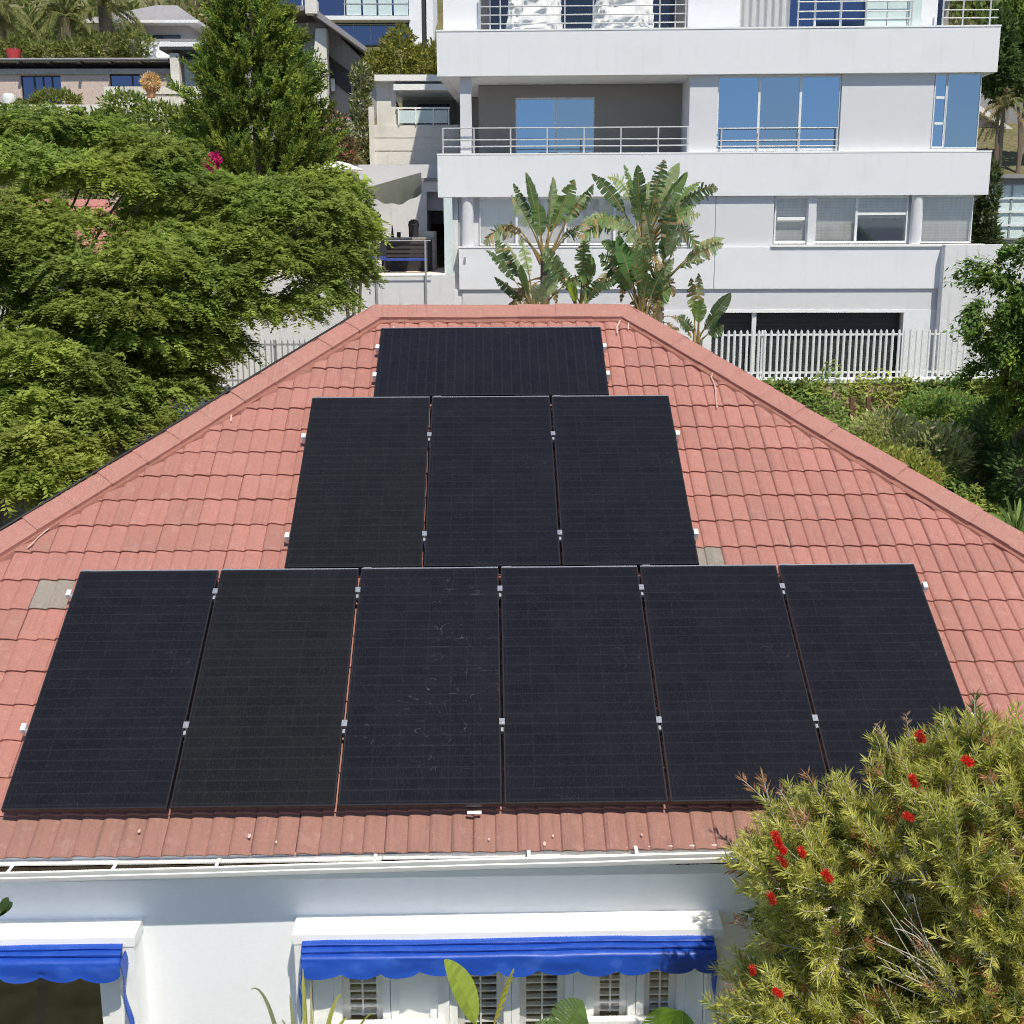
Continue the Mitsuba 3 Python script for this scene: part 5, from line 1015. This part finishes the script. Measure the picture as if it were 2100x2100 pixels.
for tip, ctl, w, c in (((1.86, -1.0, 2.46), (2.05, -1.0, 2.62), .035, (.2, .22, .11)), ((2.19, -1.0, 2.60), (2.20, -1.0, 2.3), .045, (.32, .32, .08)), ((2.10, -1.0, 2.42), (2.12, -1.0, 2.2), .03, (.22, .24, .1)), ((2.42, -1.0, 2.42), (2.26, -1.0, 2.30), .04, (.28, .28, .07)), ((2.46, -1.0, 2.25), (2.3, -1.0, 2.25), .04, (.25, .27, .06)), ((2.24, -1.05, 2.5), (2.23, -1.0, 2.2), .03, (.34, .33, .12)), ((2.05, -1.05, 2.28), (2.14, -1, 2.2), .03, (.22, .24, .08)), ((2.62, -1.0, 2.28), (2.4, -1.0, 2.25), .035, (.25, .27, .06))):
    paddle(t + '__leaf', (2.17, -1.0, 0.4), ctl, tip, w, 0.0, r, c, blade0=0.05, n=20)
t = thing('rosette_shrub', 'cluster of dark rounded leaves on a pale stem at the left edge below the gutter', 'shrub')
s = MB(); limb(s, [(-0.35, -0.9, 0), (-0.1, -0.95, 1.8), (0.2, -1.0, 2.85), (0.36, -1.0, 3.02)], 0.045, 0.016, 8); s.put(t + '__stem', 'pale_bark', 40)
for k in range(14):
    a = 2 * np.pi * k / 14 + r.normal(0, .2); o = nums((math.cos(a), 0.6 * math.sin(a), 0.5 + 0.5 * r.random())); c0 = nums((0.36, -1.0, 3.0))
    paddle(t + '__leaf', c0, c0 + o * 0.06, c0 + unit(o) * r.uniform(0.09, 0.14), .055, 0, r, (0.035, 0.06, 0.022), blade0=0.12, n=8, hint=(0, -0.5, 1))

# --- bank, hedge and trees on the right
def at_bank(y): return float(ground(0, y))
ivy = Foliage(); r = np.random.default_rng(71)
n = 52000; x = r.uniform(7.5, 17, n); y = r.uniform(12.2, 19.9, n)
bumpz = meshkit.fbm(np.stack([x * 0.9, y * 0.9, 0 * x], -1), 3, 7)
zc = np.interp(y, TY, TZ) + 0.15 + bumpz ** 2 * 1.6 * np.clip((y - 12) / 1.5, 0, 1)
D = unit(np.stack([r.normal(0, .6, n), -0.5 + r.normal(0, .5, n), 0.6 + r.normal(0, .4, n)], -1)); P = np.stack([x, y, zc + r.uniform(-.15, .1, n)], -1)
patch = meshkit.fbm(P * 1.1, 3, 9)[:, None]
D = unit(np.stack([r.normal(0, .7, n), -0.5 + r.normal(0, .6, n), r.normal(-.1, .4, n)], -1)); ivy.leaves(P, D, unit(np.cross(D, r.normal(0, .35, (n, 3)) + [.1, -.35, .9])), 0.13 * r.uniform(.6, 1.4, n), 0.06 * r.uniform(.6, 1.3, n), np.where(patch > 0.52, nums((0.24, 0.265, 0.075)), nums((0.16, 0.215, 0.065))) * (1 + r.normal(0, .25, (n, 1))))
n = 9000; x = r.uniform(8.5, 16.5, n); z = r.uniform(2.2, 3.72, n); k = meshkit.fbm(np.stack([x * 0.8, z * 1.2, 0 * x + 3], -1), 3, 2)
keep = (k > 0.44) & ~((x > 11.1) & (x < 12.3) & (r.random(n) > .12)); x, z, n = x[keep], z[keep], keep.sum(); P = np.stack([x, 20 - 0.25 * r.random(n) ** 2 - 0.02, z], -1); D = unit(np.stack([r.normal(0, .5, n), -0.6 + 0 * x, r.normal(-.1, .5, n)], -1))
ivy.leaves(P, D, perp(D, r), 0.12, 0.08, tint(r, n, (0.10, 0.155, 0.05), .3, (0.19, .2, .05), .3))
ivy.put('bank_groundcover', kind='stuff', label='creepers and groundcover on the bank below the white fence', category='ground cover')
for x in (11.36, 11.72): MB().box(x, x + 0.09, 18.9, 18.98, 1.8, 3.42).put('timber_post', 'rusty_iron', label=('left' if x < 11.5 else 'right') + ' of two rusty brown posts against the pink stone wall', category='post', group='posts against the pink stone wall')
shrub('shrub', 'lower yellowish shrub on the bank just beyond the right hip', 'shrub', [(10.6, 15.2, 2.6, .8, .7, .5), (11.4, 15.0, 2.4, .7, .7, .5)], 3200, .12, .045, (0.21, 0.23, 0.055), 81, (0.28, .2, .08), .15)
shrub('shrub', 'greyish shrub with pale twigs in the middle of the bank', 'shrub', [(12.2, 16.0, 2.7, .8, .7, .6), (11.6, 17.2, 2.9, .7, .6, .45)], 3000, .13, .05, (0.25, 0.27, 0.11), 82, (0.33, .27, .2), .18)
shrub('shrub', 'green bushy hedge plant under the right half of the white fence', 'shrub', [(13.3, 18.6, 3.1, .9, .7, .5), (14.4, 18.4, 3.0, .8, .7, .5)], 3400, .13, .06, (0.13, 0.20, 0.055), 83, (0.17, .2, .05), .3)
t = thing('agave_plant', 'spiky long leaved plant at the right edge below the dark tree', 'plant')
for k in range(46):
    a = r.uniform(0, 2 * np.pi); e = r.uniform(0.2, 1.3); L = r.uniform(.6, 1.05); o = nums((math.cos(a) * math.cos(e), math.sin(a) * math.cos(e), math.sin(e))); c0 = nums((12.5, 12.6, 1.75))
    paddle(t + '__leaf', c0, c0 + o * L * .6 + [0, 0, .12], c0 + o * L - [0, 0, 0.1], .07, 0, r, (0.14, 0.20, 0.06) if k % 3 else (.07, .11, .035), blade0=.03, n=8)
rt = thing('broadleaf_tree', 'tree with glossy bright leaves in front of the right end of the flats', 'tree'); r = np.random.default_rng(91); rf = Foliage()
for q in [(12.9, 15, 6.3, .75, .8, .45), (13.6, 15.2, 6.7, .8, .8, .5), (12.55, 15, 5.75, .55, .6, .4), (13.3, 14.9, 5.8, .8, .8, .5), (12.6, 15, 5.15, .40, .5, .32), (12.9, 14.8, 5.1, .7, .7, .45), (13.6, 14.8, 5.0, .8, .8, .6), (12.8, 15, 4.55, .42, .5, .30), (13.1, 14.9, 4.4, .6, .7, .4), (13.6, 15, 4.0, .6, .7, .5), (13.0, 15.2, 3.95, .45, .5, .28), (14.2, 15.3, 6.0, .9, .9, .9)]:
    for k in range(int(20 * q[3])):
        d = rv(r, 1)[0]; c0 = nums(q[:3]) + [0.28, 0, 0] + d * nums(q[3:]) * r.uniform(.35, 1.15); m3 = 190; R0 = r.uniform(.16, .30)
        o = unit(d * [1, 1, .2] + [0, 0, -.1]); tt = r.uniform(0, 1, m3)[:, None]
        P = c0 + o * R0 * 1.5 * tt - nums((0, 0, 1)) * R0 * 1.1 * tt ** 2 + r.normal(0, R0 * .33, (m3, 3)) * [1, 1, .7]
        D = unit(o + r.normal(0, .55, (m3, 3)) + [0, 0, -.45]); ci = (0.075, 0.125, 0.030) if r.random() < .6 else (0.17, 0.22, 0.042)
        rf.leaves(P, D, unit(np.cross(D, r.normal(0, .35, (m3, 3)) + [0, 0, 1.0])), .12 * r.uniform(.7, 1.25, m3), .052 * r.uniform(.8, 1.2, m3), tint(r, m3, ci, .22), -.12)
rf.put(rt + '__crown', 'glossy_leaf', kind='stuff'); m = MB(); limb(m, bez((13.7, 15.4, 1.2), (13.6, 15.3, 3.0), (13.4, 15.1, 5.2)), .15, .07, 10); m.put(rt + '__trunk', 'bark', 40)
for q in ((12.6, 15, 5.5), (14.1, 15.2, 5.9), (12.7, 15, 4.5), (13.4, 15, 6.4)):
    m = MB(); limb(m, bez((13.6, 15.3, 3.2), (13.5, 15.2, 4.6), q), .07, .02, 6); m.put(rt + '__branch', 'bark', 40)
shrub('dark_undergrowth', 'dark shaded undergrowth beneath the glossy tree at the right', 'shrub', [(13.8, 16.2, 3.0, .9, .8, .8), (13.9, 15.0, 2.5, .9, .8, .7)], 4200, .16, .07, (0.075, 0.115, 0.04), 92)
shrub('dark_creeper', 'dark creeper climbing beside the right end of the flats', 'creeper', [(16.25, 24.4, 8.0, .22, .3, .7), (16.2, 24.4, 7.2, .25, .3, .5), (16.3, 24.4, 6.8, .3, .3, .3)], 1800, .22, .05, (0.055, 0.075, 0.03), 93)
shrub('hillside_tree', 'bright green tree at the top right corner beyond the flats', 'tree', [(20.9, 34, 13.6, .9, .9, 1.0), (21.8, 34, 12.8, 1.1, 1, 1.0), (20.4, 34.2, 12.6, .5, .6, .5)], 5000, .26, .12, (0.09, 0.14, 0.03), 94, (0.17, .2, .04), .4)
shrub('hillside_tree', 'darker tree directly right of the top band of the flats', 'tree', [(19.6, 33, 12.4, .6, .8, 1.4), (20.0, 33, 11.6, .7, .8, .7)], 2600, .24, .11, (0.06, 0.09, 0.03), 95)
# palms: a crown of arching fronds with leaflets
def palm(name, label, x, y, z, n, L, seed, trunk_r, col, droop=0.5, leaflet=.34, base=None, lw=.035, dead=0):
    r = np.random.default_rng(seed); t = thing(name, label, 'palm', 'date palms at upper left' if name == 'date_palm' else None); c0 = nums((x, y, z)); g = float(ground(x, y)) if base is None else base
    m = MB(); limb(m, [(x, y, g - .2), (x + .03, y, (g + z) / 2), (x, y, z)], trunk_r * 1.15, trunk_r, 12); m.put(t + '__trunk', 'bark', 40)
    for k in range(n):
        a = r.uniform(0, 2 * np.pi); e = r.uniform(-0.5, 1.35); o = nums((math.cos(a) * math.cos(e), math.sin(a) * math.cos(e), math.sin(e))); Lk = L * r.uniform(.8, 1.1)
        p = bez(c0, c0 + o * Lk * .6 + [0, 0, .15 * L], c0 + o * Lk - [0, 0, droop * L * (0.4 + 0.6 * math.cos(e))], 16); tg = unit(np.gradient(p, axis=0)); fo = Foliage()
        fo.leaves(p[:-1], tg[:-1], unit(np.cross(tg[:-1], rv(r, 15))), np.linalg.norm(np.diff(p, axis=0), axis=1) * 1.9, .045, (.22, .2, .09))
        m2 = 32; i = np.linspace(1.5, 14.9, m2); i0 = i.astype(int); X = p[i0] + (p[i0 + 1] - p[i0]) * (i - i0)[:, None]; S = unit(np.cross(tg[i0], [0, 0, 1.0]) + 1e-6)
        cc = nums((0.2, .15, .08)) if r.random() < dead else nums(col)
        for sg in (-1, 1):
            D = unit(S * sg * .9 + tg[i0] * .7 - [0, 0, .25] + r.normal(0, .1, (m2, 3))); ll = leaflet * np.sin(np.pi * np.clip(i / 16 * .85 + .12, 0, 1)) ** .6
            fo.leaves(X, D, unit(np.cross(D, [0, 0, 1.0])), ll, lw, tint(r, m2, cc, .15))
        fo.put(t + '__frond')
    return t
palm('date_palm', 'date palm cut by the left edge above the brown house', -17.4, 48, 15.9, 40, 1.9, 101, .28, (0.15, 0.16, 0.065), .6, .42, None, .05)
palm('date_palm', 'middle date palm of the three at upper left', -14.8, 48.5, 15.95, 40, 1.9, 102, .28, (0.15, 0.165, 0.065), .6, .42, None, .05)
palm('date_palm', 'right date palm of the three, touching the grey hipped roof', -13.3, 49.5, 16.6, 38, 1.8, 103, .28, (0.14, 0.15, 0.06), .6, .42, None, .05)
palm('slender_palm', 'slender palm with a thin trunk right of the flats', 17.93, 28, 10.35, 18, .75, 104, .045, (0.14, 0.15, 0.07), .7, .2, None, .025, .3)
palm('dry_palm', 'half dry palm crown left of the cream house above the feathery tree', -0.75, 30.5, 9.0, 26, .8, 105, .10, (0.16, 0.15, 0.075), .7, .2, None, .025, .4)
shrub('variegated_shrub', 'light green and cream shrub in front of the brown house', 'shrub', [(-8.9, 36, 11.1, .8, .7, .55), (-7.8, 36, 10.8, .8, .7, .5), (-9.5, 36.2, 10.6, .6, .6, .5), (-7.0, 35.8, 10.4, .8, .7, .6), (-8.2, 35.5, 10.0, 1.6, .8, .6)], 5200, .2, .09, (0.13, 0.17, 0.04), 111, (0.42, .42, .26), .12)
shrub('shrub', 'rounded shrub below the left window of the brown house', 'shrub', [(-12.9, 41, 11.75, 1.0, .6, .45), (-14.1, 41, 11.5, .8, .6, .3)], 2600, .18, .08, (0.12, 0.15, 0.04), 112, (0.2, .16, .05), .2)
shrub('roof_shrub', 'row of shrubs growing behind the flat roof of the brown house', 'shrub', [(-13.4, 45.6, 14.2, .9, .7, .5), (-12.2, 45.6, 14.3, .9, .7, .6), (-11.2, 45.8, 14.5, .8, .7, .6), (-14.6, 45.8, 14.1, .9, .7, .5), (-16, 46, 14.2, 1, .7, .6)], 5200, .2, .09, (0.105, 0.125, 0.035), 113, (0.2, .2, .07), .25)
shrub('orange_shrub', 'small straw coloured potted shrub by the right window of the brown house', 'shrub', [(-9.17, 40.5, 12.45, .34, .3, .3)], 700, .14, .05, (0.40, 0.27, 0.12), 114, (.45, .35, .2), .4, False)
MB().lathe(-9.17, 40.5, [(0, 11.9), (.14, 11.9), (.2, 12.25), (.17, 12.25), (0, 12.2)], 12).put('plant_pot', 'orange_pot', 40, label='terracotta pot under the straw coloured shrub', category='pot')
MB().lathe(-15.85, 45.2, [(0, 13.55), (.16, 13.55), (.26, 14.0), (.3, 14.25), (.24, 14.25), (0, 14.1)], 12).put('red_pot', 'red_glaze', 40, label='red pot on the flat roof under the left palm', category='pot')
shrub('shrub', 'olive green bush below the blue glazed house', 'shrub', [(0.55, 34, 12.5, .7, .6, .6), (1.3, 34, 12.3, .6, .6, .5), (-0.1, 34, 12.2, .5, .6, .45), (.6, 34.2, 13.1, .38, .4, .35), (1.7, 34.2, 12.4, .5, .6, .6)], 4600, .17, .065, (0.13, 0.145, 0.035), 115, (0.23, .2, .05), .3)
shrub('flowering_creeper', 'tall creeper with pale flower heads beside the cream house', 'creeper', [(-0.55, 33, 11.7, .32, .4, .5), (-0.6, 32.8, 10.8, .30, .4, .6), (-0.5, 32.6, 9.9, .34, .4, .6), (-0.75, 32.5, 9.2, .4, .4, .5)], 3600, .15, .055, (0.12, 0.135, 0.045), 116, (0.5, .46, .33), .15)
shrub('bougainvillea', 'small spray of magenta flowers at the foot of the conifer', 'bougainvillea', [(-3.85, 25.4, 8.72, .2, .2, .17), (-3.7, 25.4, 8.88, .12, .15, .15)], 420, .11, .07, (0.32, 0.02, 0.14), 117, (.4, .05, .1), .4)
shrub('dark_shrub', 'dark bluish green shrub at the right end of the feathery tree', 'shrub', [(0.45, 19, 7.65, .5, .5, .4), (0.75, 19, 7.15, .35, .4, .4), (0.0, 19, 7.8, .4, .5, .3)], 2600, .12, .05, (0.055, 0.085, 0.035), 118, (.1, .13, .05), .3)
shrub('reddish_shrub', 'shrub with rusty brown shoots at the right foot of the conifer', 'shrub', [(-1.05, 28.6, 9.9, .45, .5, .45), (-0.85, 28.6, 9.3, .5, .5, .5), (-1.2, 28.4, 8.9, .5, .5, .4)], 2600, .15, .05, (0.075, 0.085, 0.04), 119, (.28, .11, .08), .25)
shrub('hedge_tree', 'mid green tree filling the gap behind the feathery tree', 'tree', [(-5.6, 26, 8.6, 1.4, 1, 1.0), (-7.2, 27, 9.0, 1.6, 1, 1.2), (-4.6, 25, 7.6, 1.2, 1, 1.0), (-9.2, 28, 9.2, 1.6, 1, 1.2)], 9000, .17, .075, (0.085, 0.125, 0.035), 120, (.15, .17, .05), .3)
# scrub on the upper hillside
sc = Foliage(); r = np.random.default_rng(121)
for k in range(230):
    x, y = r.uniform(-42, 48), r.uniform(52, 108); s0 = r.uniform(1.0, 2.6)
    if -9 < x < 2 and y < 68 or (-16 < x < -8 and y < 60): continue
    col = nums((0.10, 0.125, 0.035)) * r.uniform(.6, 1.3) if r.random() < .8 else nums((.2, .18, .09))
    bush(sc, (x, y, float(ground(x, y)) + s0 * .4), (s0, s0, s0 * .7), 420, .42, .2, col, r)
sc.put('hill_scrub', kind='stuff', label='scattered green scrub over the upper hillside', category='scrub')
h = house_thing('hilltop_house', 'pale house showing between the palms at the very top left')
hb(h, 'wall', [(-31, -23.5, 78, 84, 18.5, 21.3)], 'white_plaster'); hb(h, 'roof', [(-31.3, -23.2, 77.7, 84.3, 21.3, 21.6)], 'slate_roof'); hwin(h, -29, -26, 77.98, 19.6, 20.8, (-28, -27), 'dark_glass')
